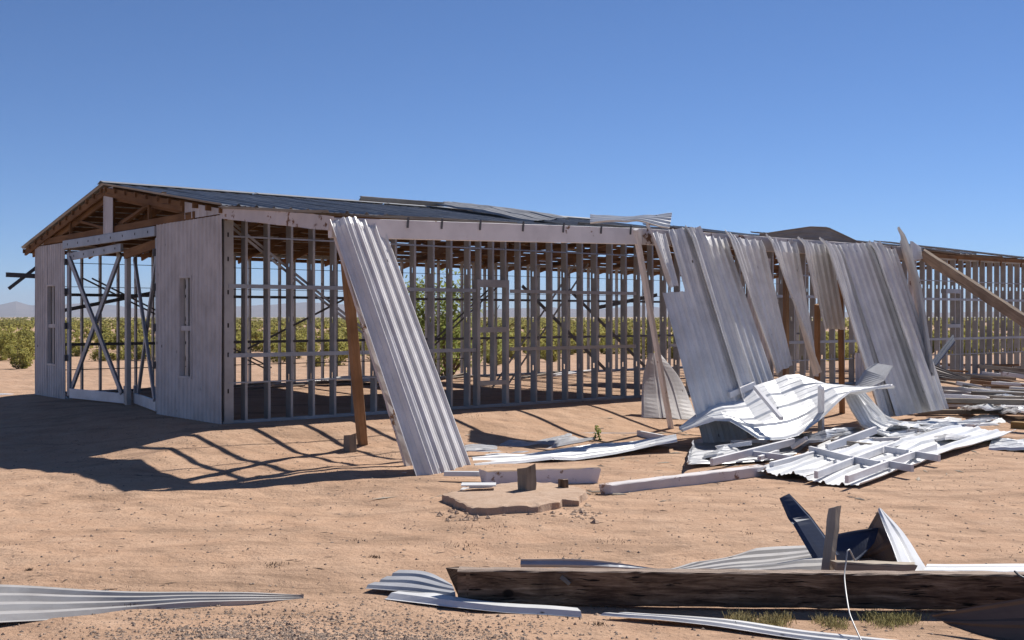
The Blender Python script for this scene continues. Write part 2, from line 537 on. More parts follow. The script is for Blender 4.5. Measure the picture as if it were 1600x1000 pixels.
# ------------------------------------------------------------------ ground
def axis(lo, hi, step, far, grow=1.16):
    a = list(np.arange(lo, hi + 1e-6, step))
    s = step; x = hi
    while x < far:
        s *= grow; x += s; a.append(x)
    s = step; x = lo; pre = []
    while x > -far:
        s *= grow; x -= s; pre.append(x)
    return np.array(pre[::-1] + a)
xs = axis(-9.0, 11.0, 0.11, 14000); ys = axis(4.5, 26.0, 0.11, 14000)
X, Y = np.meshgrid(xs, ys)
Z = ground_z(X, Y)
nx, ny = len(xs), len(ys)
vs = np.stack([X.ravel(), Y.ravel(), Z.ravel()], 1)
ii = np.arange(nx * ny).reshape(ny, nx)
fs = np.stack([ii[:-1, :-1].ravel(), ii[:-1, 1:].ravel(), ii[1:, 1:].ravel(), ii[1:, :-1].ravel()], 1)
me = bpy.data.meshes.new("ground")
me.vertices.add(len(vs)); me.vertices.foreach_set("co", vs.ravel())
me.loops.add(fs.size); me.loops.foreach_set("vertex_index", fs.ravel().astype(np.int32))
me.polygons.add(len(fs)); me.polygons.foreach_set("loop_start", np.arange(0, fs.size, 4, dtype=np.int32))
me.update(calc_edges=True)
me.polygons.foreach_set("use_smooth", np.ones(len(fs), dtype=bool))
me.materials.append(M_SAND)
tag(link("ground", me, (0, 0, 0)), kind="structure")

# mountains on the horizon: a ridged strip of terrain
def mountains():
    D0 = 8200.0
    pk = [(-520, 8), (-300, 16), (-120, 11), (-40, 15), (0, 20), (25, 26), (48, 19), (75, 24), (100, 20), (150, 24), (210, 17), (260, 11), (330, 14),
          (420, 23), (480, 27), (540, 20), (620, 12), (720, 9), (800, 15), (860, 19), (920, 13), (1000, 17), (1060, 11), (1200, 8),
          (1400, 9), (1600, 7), (1900, 10), (2200, 6)]
    px = np.array([p[0] for p in pk], float); ph = np.array([p[1] for p in pk], float)
    cols = np.linspace(-520, 2200, 420)
    rows = np.linspace(-1, 1, 22)
    verts, faces = [], []
    for r in rows:
        for c in cols:
            Dm = D0 + r * 1500
            base = np.interp(c, px, ph) / F * D0 + 6
            x = (c - 800) / F * Dm
            prof = max(0.0, 1 - abs(r)) ** 0.8
            n = 0.5 + 0.75 * noise.fractal(Vector((x * 0.0016, Dm * 0.0016, 3.1)), 0.9, 2.0, 5)
            z = base * prof * (0.78 + 0.34 * n) - 6
            verts.append((x, Dm, z))
    nc = len(cols)
    for i in range(len(rows) - 1):
        for k in range(nc - 1):
            faces.append((i * nc + k, i * nc + k + 1, (i + 1) * nc + k + 1, (i + 1) * nc + k))
    me = make_mesh("mountains", verts, faces, M_HILL)
    tag(link("mountains", me, (0, 0, 0)), kind="structure")
mountains()

# ------------------------------------------------------------------ the shed
shed = empty("ruined_shed", W(0, 0, 0))
tag(shed, "long ruined shed of bare steel studs with gabled sheet roof and open end doors", "shed")
RID_W, RID_Z = 4.85, 4.13
EAV_V, EAV_Z = 0.14, 3.37
BK_W, BK_Z = 9.68, 3.15
WALL_H = 3.22
U_END = 27.2
def roof_front(v):  # top of the roof sheets over the front slope
    return RID_Z + (EAV_Z - RID_Z) * (v + RID_W) / (EAV_V + RID_W)
def roof_back(v):
    return RID_Z + (BK_Z - RID_Z) * (-v - RID_W) / (BK_W - RID_W)

# C-shaped stud with punched service holes
def stud_mesh(hgt, web=0.15, fl=0.042, t=0.003):
    V, Fc = [], []
    def box(u0, u1, v0, v1, z0, z1):
        b = len(V)
        for z in (z0, z1):
            for v in (v0, v1):
                for u in (u0, u1): V.append(A2 * u + P2 * v + Vector((0, 0, z)))
        Fc.extend([tuple(b + i for i in f) for f in ((0, 2, 3, 1), (4, 5, 7, 6), (0, 1, 5, 4), (2, 6, 7, 3), (0, 4, 6, 2), (1, 3, 7, 5))])
    box(0, fl, -t, 0, 0, hgt)
    box(0, fl, -web, -web + t, 0, hgt)
    box(fl - t, fl, -0.016, -t, 0, hgt)
    box(fl - t, fl, -web + t, -web + 0.016, 0, hgt)
    zs = [0]
    for hz in (0.62, 1.55, 2.42):
        box(0, t, -web + t, -t, zs[-1], hz)
        box(0, t, -web + t, -web / 2 - 0.02, hz, hz + 0.1)
        box(0, t, -web / 2 + 0.02, -t, hz, hz + 0.1)
        zs.append(hz + 0.1)
    box(0, t, -web + t, -t, zs[-1], hgt)
    return make_mesh("stud", V, Fc, M_STUD)
SM = stud_mesh(WALL_H)
SM_S = stud_mesh(WALL_H, web=0.09)
step = 0.406
WIN = [(5.05, 5.75)]        # framed opening in the long wall
u = 0.36
while u < U_END:
    if not any(a - 0.05 < u < b + 0.02 for a, b in WIN):
        o = link("stud", SM, W(u, 0, 0), shed)
        o.rotation_euler = (random.gauss(0, 0.003), random.gauss(0, 0.003), random.gauss(0, 0.06))
    u += step
u = 0.1
while u < U_END:
    link("stud", SM_S, W(u, -8.9, 0), shed)
    u += step
for w_ in (0.42, 0.86, 1.13, 1.62, 2.05, 2.5, 7.15, 7.72, 8.25, 8.62):
    link("stud", SM_S, W(0.04, -w_, 0), shed)
for u in np.arange(16.0, 26.5, 0.61):   # partition walls of the far wing
    link("stud", SM_S, W(float(u), -4.6, 0), shed)

# plates and rails, in lengths of about three metres
def run(name, u0, u1, ln, v0, v1, z0, z1, mat):
    u = u0
    while u < u1 - 0.05:
        e = min(u1, u + ln)
        ubox(name, u, e - 0.008, v0, v1, z0, z1, mat, shed)
        u = e
run("bottom_plate", -0.02, U_END, 3.05, -0.155, 0.006, -0.04, 0.012, M_STEEL)
run("top_plate", 0.0, U_END, 3.05, -0.155, 0.006, WALL_H, WALL_H + 0.05, M_STUD)
run("bottom_plate", 0.0, U_END, 3.05, -9.0, -8.89, -0.04, 0.012, M_STEEL)
run("top_plate", 0.0, U_END, 3.05, -9.0, -8.89, 3.12, 3.18, M_STUD)
for z0, z1 in ((1.01, 1.075), (2.10, 2.165)):
    run("wall_rail", 0.07, 5.0, 2.46, 0.004, 0.022, z0, z1, M_STEEL)
    run("wall_rail", 5.80, 9.2, 3.4, 0.004, 0.022, z0, z1, M_STUD)
    run("wall_rail", 10.2, U_END, 3.05, 0.004, 0.022, z0, z1, M_STEEL)
    run("wall_rail", 0.0, U_END, 3.05, -8.885, -8.865, z0, z1, M_DARK)
run("wall_rod", 0.07, 9.4, 3.1, 0.002, 0.018, 2.90, 2.925, M_STEEL)
run("wall_rod", 0.07, 2.9, 2.9, 0.002, 0.018, 0.60, 0.625, M_STEEL)
run("wall_rod", 14.3, U_END, 3.1, 0.002, 0.018, 2.62, 2.645, M_STEEL)
run("wall_rod", 14.3, U_END, 3.1, 0.002, 0.018, 0.60, 0.62, M_STEEL)
for z in (2.82, 2.3):
    run("wall_wire", 0.0, U_END, 5, -8.86, -8.848, z, z + 0.014, M_DARK)
run("wall_rod", 0.0, 12.0, 3.1, -8.86, -8.845, 0.48, 0.50, M_DARK)

# corner post with keyhole slots
cp = ubox("corner_post", 0.0, 0.155, -0.16, 0.015, -0.02, WALL_H + 0.06, M_STUD, shed)
for z in (0.45, 1.02, 1.48, 2.0, 2.52, 2.9):
    ubox("slot", 0.05, 0.075, 0.0155, 0.018, z, z + 0.07, M_HOLE, cp)

# framed opening in the long wall
fr = ubox("window_frame", 5.02, 5.78, -0.15, 0.012, 2.20, 2.34, M_STUD, shed)
for a, b, z0, z1 in ((5.02, 5.09, 0.02, 2.20), (5.71, 5.78, 0.02, 2.20), (5.09, 5.71, 1.36, 1.46), (5.09, 5.71, 0.38, 0.46), (5.37, 5.41, 1.46, 2.20), (5.42, 5.46, 0.46, 1.36)):
    ubox("frame_bar", a, b, -0.12, 0.01, z0, z1, M_STUD, fr)
for u in (5.08, 5.38, 5.68): ubox("frame_bar", u, u + 0.04, -0.14, 0.003, 2.34, WALL_H, M_STUD, fr)
for u0 in (17.5, 19.2, 21.4):
    fr = ubox("window_frame", u0, u0 + 0.8, -0.15, 0.012, 2.30, 2.42, M_STEEL, shed)
    ubox("frame_bar", u0, u0 + 0.07, -0.12, 0.012, 0.02, 2.30, M_STUD, fr)
    ubox("frame_bar", u0 + 0.73, u0 + 0.8, -0.12, 0.012, 0.02, 2.30, M_STUD, fr)
    ubox("frame_bar", u0 + 0.07, u0 + 0.73, -0.12, 0.012, 1.35, 1.45, M_STEEL, fr)

# strap braces on the walls
def brace(a, b, w=0.04, m=M_STUD): timber("brace", a, b, w, 0.016, m, shed, up=P2)
brace(W(0.1, -0.17, 3.15), W(2.9, -0.17, 1.2)); brace(W(0.22, -0.18, 3.15), W(3.02, -0.18, 1.2))
brace(W(7.6, -8.83, 2.1), W(4.6, -8.83, 0.75), 0.05, M_DARK)
brace(W(9.4, -8.83, 0.25), W(12.6, -8.83, 2.6), 0.045, M_DARK); brace(W(9.6, -8.82, 0.25), W(12.8, -8.82, 2.6), 0.045, M_DARK)
brace(W(11.2, -6.0, 2.45), W(14.2, -6.0, 0.2), 0.09, M_DARK); brace(W(13.4, -6.6, 2.4), W(16.4, -6.6, 0.2), 0.09, M_DARK)
brace(W(7.8, -3.0, 0.1), W(10.3, -3.0, 2.9), 0.04); brace(W(8.2, -3.0, 0.1), W(10.7, -3.0, 2.9), 0.04)
brace(W(13.0, -5.0, 1.9), W(15.2, -5.0, 2.25), 0.1, M_DARK)
brace(W(4.2, -8.8, 2.55), W(0.3, -8.8, 1.75), 0.08, M_DARK)
brace(W(0.9, -8.8, 2.5), W(5.3, -8.8, 0.4), 0.035, M_DARK); brace(W(1.1, -8.79, 2.5), W(5.5, -8.79, 0.4), 0.035, M_DARK)

# roof: rafters, purlins, sheets
for i in range(23):
    u = 0.03 + i * 1.22
    timber("rafter", W(u, -RID_W, RID_Z - 0.20), W(u, 0.02, EAV_Z - 0.18), 0.04, 0.14, M_WOOD, shed)
    timber("rafter", W(u, -RID_W, RID_Z - 0.20), W(u, -BK_W + 0.3, BK_Z - 0.13), 0.04, 0.14, M_WOOD, shed)
    if i % 2 == 0:
        timber("truss_chord", W(u, -0.2, 3.30), W(u, -8.8, 3.22), 0.04, 0.10, M_WOOD, shed)
        timber("truss_web", W(u + 0.045, -RID_W, RID_Z - 0.25), W(u + 0.045, -RID_W, 3.22), 0.04, 0.09, M_WOOD, shed, up=A2)
        timber("truss_web", W(u + 0.045, -RID_W, 3.32), W(u + 0.045, -2.6, 3.72), 0.04, 0.08, M_WOOD, shed, up=A2)
        timber("truss_web", W(u + 0.045, -RID_W, 3.32), W(u + 0.045, -7.1, 3.62), 0.04, 0.08, M_WOOD, shed, up=A2)
def purlins(n, f, v0, v1, u1, u0=-0.12):
    for i in range(n):
        v = v0 + (v1 - v0) * i / (n - 1)
        u = u0
        k = 0
        while u < u1 - 0.2:
            e = min(u1, u + random.uniform(4.2, 5.4))
            if not (u > 12 and random.random() < 0.25):
                timber("purlin", W(u, v, f(v) - 0.075), W(e - 0.02, v, f(v) - 0.075 - random.uniform(0, 0.01)), 0.04, 0.088, M_WOOD, shed)
            u = e
purlins(11, roof_front, -RID_W + 0.1, EAV_V - 0.06, U_END)
purlins(13, roof_back, -RID_W - 0.12, -BK_W + 0.08, U_END)

rs = random.Random(3)
i = 0
u = -0.14
while u < U_END:
    present = u < 12.6 or i in (16, 17, 21, 24, 28)
    if present:
        dz = rs.uniform(0, 0.012); dv = rs.uniform(-0.02, 0.05)
        sheet("roof_panel", [W(u, -RID_W - 0.03, RID_Z + dz), W(u, EAV_V + dv, EAV_Z + dz)],
              [W(u + 0.93, -RID_W - 0.03, RID_Z + dz), W(u + 0.93, EAV_V + dv, EAV_Z + dz + rs.uniform(0, 0.012))], M_ROOF, shed, nl=8, flip=True, dent=0.005, seed=i)
    if u < 7.6 or i in (11, 13):
        sheet("roof_panel", [W(u, -RID_W + 0.02, RID_Z + 0.004), W(u, -BK_W, BK_Z)], [W(u + 0.93, -RID_W + 0.02, RID_Z + 0.004), W(u + 0.93, -BK_W, BK_Z)], M_ROOF, shed, nl=8, dent=0.005, seed=i + 50)
    u += 0.914; i += 1
# ridge cap along the sheeted part
for k in range(4):
    u0, u1 = -0.16 + k * 3.2, -0.16 + (k + 1) * 3.2 - 0.03
    vs_ = []
    for u in (u0, u1):
        for v, z in ((-RID_W - 0.16, -0.012), (-RID_W, 0.045), (-RID_W + 0.16, -0.0)):
            vs_.append(W(u, v, RID_Z + z + 0.03))
    solid(mesh_obj("ridge_cap", vs_, [(0, 1, 4, 3), (1, 2, 5, 4)], M_ROOF, shed), 0.003)

# gable end: siding, rake boards, strips left in the triangle
GU = -0.03
def gpanel(w0, w1, z0, z1, ztop1=None, hole=None, nm="siding_panel", mat=M_SIDING, g=GU, pitch=0.152, **k):
    return sheet(nm, [W(g, -w0, z0), W(g, -w0, z1)], [W(g, -w1, z0), W(g, -w1, ztop1 if ztop1 else z1)], mat, shed, nl=8, pitch=pitch, h=0.02, minor=False,
                 flip=True, dent=0.006, hole=hole, **k)
gpanel(-0.02, 2.5, -0.12, 3.24, hole=(1.12 / 2.52, 1.62 / 2.52, (0.65 + 0.12) / 3.36, (2.31 + 0.12) / 3.36), seed=2)
gpanel(7.12, 9.02, -0.16, 3.16, hole=(0.58 / 1.9, 1.14 / 1.9, (0.65 + 0.16) / 3.32, (2.31 + 0.16) / 3.32), seed=4)
gpanel(0.0, 1.35, 3.26, roof_front(0) - 0.06, roof_front(-1.35) - 0.05, seed=6, pitch=0.30)
gpanel(8.45, 9.05, 3.18, roof_back(-8.45) - 0.06, roof_back(-9.05) - 0.05, seed=7, pitch=0.30)
gpanel(4.45, 4.92, 3.2, RID_Z - 0.06, RID_Z - 0.05, seed=8, g=-0.05, pitch=0.5)
for w0, w1 in ((1.1, 1.6), (7.7, 8.26)):
    wf = ubox("window_frame", -0.045, 0.03, -w1, -w0, 0.63, 0.67, M_SIDING, shed)
    ubox("frame_bar", -0.045, 0.03, -w1, -w0, 2.29, 2.33, M_SIDING, wf)
    ubox("frame_bar", -0.045, 0.03, -w0 - 0.035, -w0, 0.67, 2.29, M_SIDING, wf)
    ubox("frame_bar", -0.045, 0.03, -w1, -w1 + 0.035, 0.67, 2.29, M_SIDING, wf)
    ubox("frame_bar", -0.02, 0.05, -w1 + 0.035, -w0 - 0.035, 1.42, 1.50, M_SIDING, wf)
    ubox("frame_bar", 0.0, 0.05, -(w0 + w1) / 2 - 0.05, -(w0 + w1) / 2 + 0.02, 0.67, 1.42, M_STUD, wf)
    ubox("frame_bar", 0.0, 0.05, -(w0 + w1) / 2 - 0.05, -(w0 + w1) / 2 + 0.02, 1.50, 2.29, M_STUD, wf)
timber("rake_board", W(-0.06, -RID_W + 0.02, RID_Z - 0.13), W(-0.06, -1.36, roof_front(-1.36) - 0.13), 0.04, 0.16, M_WOOD, shed, rough=0.006)
timber("rake_board", W(-0.06, -RID_W - 0.02, RID_Z - 0.13), W(-0.06, -BK_W + 0.05, BK_Z - 0.09), 0.04, 0.13, M_WOOD, shed, rough=0.006)
timber("rake_board", W(-0.05, 0.03, EAV_Z - 0.09), W(-0.05, 3.32, 2.90), 0.045, 0.20, M_PEEL, shed, rough=0.012, nl=20, jag1=0.06)
timber("gable_chord", W(-0.02, -1.0, 3.31), W(-0.02, -8.5, 3.24), 0.05, 0.12, M_WOOD, shed, rough=0.006)
timber("gable_web", W(0.0, -2.9, 3.30), W(0.0, -2.9, 3.72), 0.05, 0.07, M_WOOD, shed, up=A2)
timber("gable_web", W(0.0, -6.9, 3.28), W(0.0, -6.9, 3.62), 0.05, 0.06, M_WOOD, shed, up=A2)
timber("gable_web", W(0.05, -4.6, 3.3), W(0.05, -2.4, 3.78), 0.05, 0.08, M_WOOD, shed, up=A2)
timber("gable_web", W(0.05, -4.9, 3.3), W(0.05, -7.2, 3.68), 0.05, 0.08, M_WOOD, shed, up=A2)

# door headers and the two braced door leaves
def drilled(name, w0, w1, z, hh, uo, drop=0.0, n=8):
    t = timber(name, W(uo, -w0, z), W(uo, -w1, z + drop), 0.05, hh, M_STEEL, shed)
    for k in range(n):
        f = (k + 0.5) / n
        c = W(uo - 0.0265, -(w0 + (w1 - w0) * f), z + drop * f)
        ring = [c + P2 * (0.022 * math.cos(a)) + Vector((0, 0, 0.026 * math.sin(a))) for a in [j * math.pi / 4 for j in range(8)]]
        mesh_obj("bolt_hole", ring, [tuple(range(8))], M_HOLE, t)
drilled("door_header", 2.5, 7.15, 3.13, 0.17, -0.06, -0.02, 8)
drilled("door_track", 4.25, 7.0, 2.93, 0.15, 0.02, -0.06, 5)
timber("door_lintel", W(0.06, -2.5, 2.95), W(0.06, -4.2, 2.80), 0.05, 0.16, M_WOOD, shed)
def leaf(hw, sgn, ang, ln, xs_, zt):
    hinge = W(0.0, -hw, 0)
    d = (-P2 * sgn) * math.cos(ang) + A2 * math.sin(ang)
    def Q(s, z): return hinge + d * s + Vector((0, 0, z))
    nrm = d.cross(Vector((0, 0, 1)))
    dl = timber("door_leaf", Q(0.05, 0.05), Q(0.05, zt), 0.05, 0.11, M_STEEL, shed, up=d)
    timber("door_rail", Q(0.1, 0.10), Q(ln, 0.10), 0.05, 0.19, M_SHEET2, dl)
    for (s0, z0), (s1, z1), k in xs_:
        timber("door_brace", Q(s0, z0) + nrm * 0.03 * k, Q(s1, z1) + nrm * 0.03 * k, 0.05, 0.10, M_STEEL, dl, up=nrm.cross(Q(s1, z1) - Q(s0, z0)))
    timber("door_stile", Q(ln, 0.02), Q(ln, 0.34), 0.05, 0.12, M_STEEL, dl, up=d)
    for z in (0.75, 1.4, 2.1, 2.7):
        timber("hinge", Q(0.02, z) - A2 * 0.06, Q(0.02, z + 0.13) - A2 * 0.06, 0.05, 0.04, M_DARK, dl, up=d)
leaf(7.08, -1, math.radians(7), 2.36, [((0.12, 2.85), (2.25, 0.2), 1), ((2.1, 2.86), (0.1, 0.2), -1)], 2.95)
leaf(2.56, 1, math.radians(12), 2.22, [((0.1, 2.95), (2.05, 0.22), 1), ((2.1, 2.75), (0.12, 0.2), -1)], 3.02)
timber("door_post", W(0.12, -4.22, 0.02), W(0.12, -4.22, 2.9), 0.09, 0.1, M_STUD, shed, up=P2)
timber("outrigger", W(0.35, -9.05, 2.52), W(-0.62, -9.1, 2.55), 0.05, 0.10, M_DARK, shed)
timber("outrigger", W(0.25, -9.1, 2.92), W(-0.55, -9.15, 2.25), 0.05, 0.07, M_DARK, shed)
for w0, w1 in ((0.0, 2.5), (7.12, 9.0)):
    ubox("sill_plate", -0.02, 0.1, -w1, -w0, -0.1, 0.0, M_STEEL, shed)

# porch: beam on leaning posts, bare rafters between beam and eave
timber("porch_beam", W(-0.05, 3.27, 2.845), W(5.92, 3.27, 2.995), 0.09, 0.27, M_PAINTW, shed, nl=24, rough=0.004)
timber("porch_beam", W(5.94, 3.27, 2.995), W(10.0, 3.27, 3.0), 0.09, 0.27, M_PEEL, shed, nl=24, rough=0.006)
timber("porch_beam", W(10.02, 3.27, 3.0), W(14.6, 3.27, 2.99), 0.09, 0.27, M_PEEL, shed, nl=24, rough=0.008, jag1=0.15)
for px in (690, 750, 817, 880, 939, 985, 637):
    p = PV(px, 3.325, 0)
    zt = 2.98 + 0.025 * (loc_uv(p)[0]) 
    timber("hanger_strap", Vector((p.x, p.y, zt - 0.11)), Vector((p.x + 0.012, p.y, zt + 0.04)), 0.03, 0.012, M_DARK, shed, up=P2)
for u, o in ((0.40, 0.0), (1.30, 0.02), (1.95, 0.0), (3.0, -0.05), (3.9, 0.0), (4.8, 0.03), (6.6, 0), (8.3, 0), (10.1, 0), (12.0, 0)):
    timber("porch_rafter", W(u, 0.10, EAV_Z - 0.13), W(u + o, 3.24, 2.93 + 0.02 * min(u, 6)), 0.045, 0.09, M_GREYW, shed)
sheet("porch_roof_panel", [W(-0.13, 0.05, EAV_Z - 0.035), W(-0.13, 3.34, 3.03)], [W(0.80, 0.05, EAV_Z - 0.035), W(0.80, 3.34, 3.05)], M_ROOF, shed, nl=8, flip=True, dent=0.006, seed=77)
for v, z in ((1.15, 3.27), (2.25, 3.14)):
    timber("porch_purlin", W(0.0, v, z - 0.01), W(5.0, v, z + 0.03), 0.03, 0.03, M_GREYW, shed)

# loose eave boards left under the roof edge of the far wing
timber("eave_board", W(13.6, 0.2, 3.22), W(16.0, 0.25, 3.20), 0.04, 0.14, M_PEEL, shed, rough=0.008, jag1=0.1)
timber("wing_post", W(14.35, 3.2, -0.42), W(14.35, 3.2, 2.86), 0.11, 0.11, M_PEEL, shed, up=A2, nl=10, rough=0.006)
gpanel_u = sheet("siding_panel", [W(12.75, 0.03, 0.0), W(12.75, 0.03, 3.0)], [W(13.6, 0.03, 0.0), W(13.6, 0.03, 3.0)], M_SIDING, shed, nl=8, pitch=0.152, h=0.02, minor=False, seed=31)
sheet("siding_panel", [W(17.0, 0.03, 0.0), W(17.0, 0.03, 0.75)], [W(18.1, 0.03, 0.0), W(18.1, 0.03, 0.72)], M_SIDING, shed, nl=4, pitch=0.152, h=0.02, minor=False, seed=33)
run("floor_kerb", 0.0, U_END, 4.0, -0.2, 0.1, -0.45, -0.045, M_CONC)

# ------------------------------------------------------------------ hanging and leaning sheets
def thing_sheet(name, L, R, mat, label, cat="metal sheet", group=None, **k):
    if name == "hanging_sheet": 
        first = k.get("seed") == 1
        k["h"] = 0.040 if first else 0.038; k["minor"] = True; k["pitch"] = 0.205 if first else 0.2; k["kink"] = True; k["dent"] = 0.004
        k.setdefault("fold", lambda s, t: min(1, 0.8 + 3 * t) * (0.25 * max(0, 0.45 - s) / 0.45 - 0.10 * max(s - 0.45, 0)))
    return tag(sheet(name, L, R, mat, **k), label, cat, group)
GH = "loose wall sheets hanging from the porch beam"
zt = 3.07
thing_sheet("hanging_sheet", [PV(514, 3.34, 2.93), PV(517, 3.40, 2.85), PG(648, 747, 0.0)], [PV(606, 3.34, 2.99), PV(609, 3.42, 2.91), PG(750, 734, 0.0)],
            M_SHEET, "white ribbed sheet leaning alone near the left end of the porch beam", group=GH, nl=34, flip=True, pinch=0.05, dent=0.006, sag=0.0, seed=1, pitch=0.2, minor=False, fold=lambda s, t: 0.08 * min(max((s - 0.10) / 0.20, 0), 1) - 0.36 * max(s - 0.30, 0))
thing_sheet("hanging_sheet", [PV(996, 3.36, zt), PV(999, 3.42, zt - 0.1), PD(1030, 453, 18.75)], [PV(1040, 3.36, zt), PV(1043, 3.42, zt - 0.1), PD(1062, 447, 19.2)],
            M_SHEET, "short torn ribbed strip at the left edge of the row of hanging sheets", group=GH, nl=24, flip=True, pinch=0.05, rag1=0.05, pitch=0.2, seed=2)
thing_sheet("hanging_sheet", [PV(1006, 3.30, zt), PV(1010, 3.38, zt - 0.15), PV(1097, 4.55, GZ)], [PV(1076, 3.30, zt), PV(1082, 3.38, zt - 0.15), PV(1180, 4.55, GZ)],
            M_SHEET, "wide dull hanging sheet with its upper left corner torn away", group=GH, nl=34, flip=True, pinch=0.04, cut=lambda s: (0.30 if s < 0.42 else 0, 1), seed=3, fold=lambda s, t: 0.26 * s)
thing_sheet("hanging_sheet", [PV(1058, 3.34, zt), PV(1063, 3.46, zt - 0.15), PV(1158, 4.55, GZ)], [PV(1134, 3.34, zt), PV(1140, 3.46, zt - 0.15), PV(1240, 4.5, GZ)],
            M_SHEET, "hanging sheet with the boldest bright ribs, above the crumpled white sheet", group=GH, nl=34, flip=True, pinch=0.06, pitch=0.19, seed=4, minor=False)
thing_sheet("hanging_sheet", [PV(1118, 3.36, zt), PV(1124, 3.44, zt - 0.15), PD(1196, 590, 20.6)], [PV(1190, 3.36, zt), PV(1197, 3.44, zt - 0.15), PD(1240, 572, 21.2)],
            M_SHEET, "hanging sheet that ends above the ground left of the gap with brown posts", group=GH, nl=34, flip=True, pinch=0.06, rag1=0.012, seed=5)
thing_sheet("hanging_sheet", [PV(1182, 3.34, zt), PV(1190, 3.44, zt - 0.2), PD(1262, 586, 21.6)], [PV(1244, 3.34, zt), PV(1250, 3.44, zt - 0.2), PD(1281, 588, 22.1)],
            M_SHEET, "narrowing hanging sheet twisted to a point right of the gap", group=GH, nl=34, flip=True, pinch=0.06, pitch=0.22, seed=6)
thing_sheet("hanging_sheet", [PV(1232, 3.36, zt), PV(1240, 3.44, zt - 0.2), PD(1268, 514, 22.4)], [PV(1296, 3.36, zt), PV(1302, 3.44, zt - 0.2), PD(1322, 516, 22.9)],
            M_SHEET, "shortest hanging sheet, cut off straight at half height", group=GH, nl=30, flip=True, pinch=0.06, rag1=0.015, seed=7, cut=lambda s: (0, 1.0 if s > 0.25 else 0.62))
thing_sheet("hanging_sheet", [PV(1266, 3.40, zt), PV(1276, 3.50, zt - 0.2), PV(1356, 4.35, GZ + 0.12)], [PV(1328, 3.40, zt), PV(1338, 3.5, zt - 0.2), PV(1412, 4.3, GZ + 0.12)],
            M_SHEET, "long hanging sheet just left of the broad dark one", group=GH, nl=34, flip=True, pinch=0.06, pitch=0.24, seed=8)
thing_sheet("hanging_sheet", [PV(1308, 3.38, zt), PV(1316, 3.48, zt - 0.2), PV(1398, 4.4, GZ + 0.13)], [PV(1362, 3.38, zt), PV(1372, 3.5, zt - 0.2), PV(1458, 4.35, GZ + 0.14)],
            M_SHEET, "broad dark hanging sheet that reaches the ground at the right of the row", group=GH, nl=34, flip=True, pinch=0.05, seed=9, fold=lambda s, t: 0.18 * s)
thing_sheet("hanging_sheet", [PV(1344, 3.44, zt), PV(1351, 3.54, zt - 0.2), PV(1434, 4.5, GZ + 0.15)], [PV(1398, 3.44, zt), PV(1406, 3.56, zt - 0.2), PV(1484, 4.35, GZ + 0.18)],
            M_SHEET, "bright ribbed hanging sheet at the right end of the row", group=GH, nl=34, flip=True, pinch=0.04, pitch=0.17, minor=False, seed=10)
thing_sheet("hanging_sheet", [PD(1387, 358, 23.6), PD(1402, 398, 23.7), PD(1418, 450, 23.7), PD(1438, 590, 23.3)], [PD(1424, 372, 24.4), PD(1422, 400, 24.4), PD(1436, 450, 24.3), PD(1452, 590, 23.9)],
            M_SHEET, "bent narrow sheet whose pointed top sticks up above the roof edge", group=GH, nl=30, flip=True, pitch=0.17, minor=False, dent=0.03, seed=12, cut=lambda s: (0.0 if s < 0.3 else 0.06, 1))
thing_sheet("torn_flap", [PD(1424, 376, 24.4), PD(1424, 408, 24.3)], [PD(1440, 388, 24.6), PD(1444, 404, 24.5)], M_SHEET, "small torn flap of sheet beside the fallen diagonal beam", nl=6, minor=False, seed=13)

# ------------------------------------------------------------------ things lying on the roof
thing_sheet("curled_sheet", [PD(922, 337, 21.5), PD(990, 340, 21.3), PD(1050, 336, 21.2)], [PD(922, 349, 20.6), PD(995, 346, 20.4), PD(1046, 357, 20.3)], M_SHEET2,
            "curled white sheet lying on the roof edge above the hanging row", flip=False, nl=24, dent=0.012, seed=21, pitch=0.2, crease=0.02, kink=True)
thing_sheet("buckled_roof_sheet", [PD(1186, 364, 23.5), PD(1265, 353, 23.6), PD(1292, 354, 23.7), PD(1336, 374, 23.9)], [PD(1188, 376, 23.6), PD(1262, 380, 23.7), PD(1292, 382, 23.8), PD(1342, 388, 24.0)], M_ROOF,
            "dark buckled sheet humped on top of the roof above the hanging row", nl=26, seed=22, dent=0.015, kink=True)
thing_sheet("fallen_roof_sheet", [W(7.3, -4.85, 4.28), W(7.1, -2.6, 3.93), W(6.9, -0.6, 3.58)], [W(8.3, -4.7, 4.32), W(8.1, -2.4, 4.0), W(7.8, -0.5, 3.62)], M_ROOF,
            "dark loose sheet lying askew on the middle of the grey roof", nl=20, seed=23, dent=0.03)
tag(timber("loose_plank", W(5.4, -4.6, 4.22), W(7.5, -4.4, 4.20), 0.12, 0.09, M_PALEW, jag0=0.05, jag1=0.05, rough=0.006, seed=3), "pale plank lying along the roof ridge", "plank")
tag(timber("loose_plank", W(8.6, -1.1, 3.62), W(10.6, -0.6, 3.55), 0.12, 0.05, M_GREYW, jag0=0.05, jag1=0.05, rough=0.006, seed=4), "grey plank on the lower roof left of the curled sheet", "plank")
tag(timber("loose_plank", W(13.2, -0.4, 3.5), W(15.4, -0.1, 3.46), 0.14, 0.04, M_GREYW, jag0=0.05, jag1=0.08, rough=0.008, seed=5), "grey plank on the broken roof edge by the fallen beam", "plank")

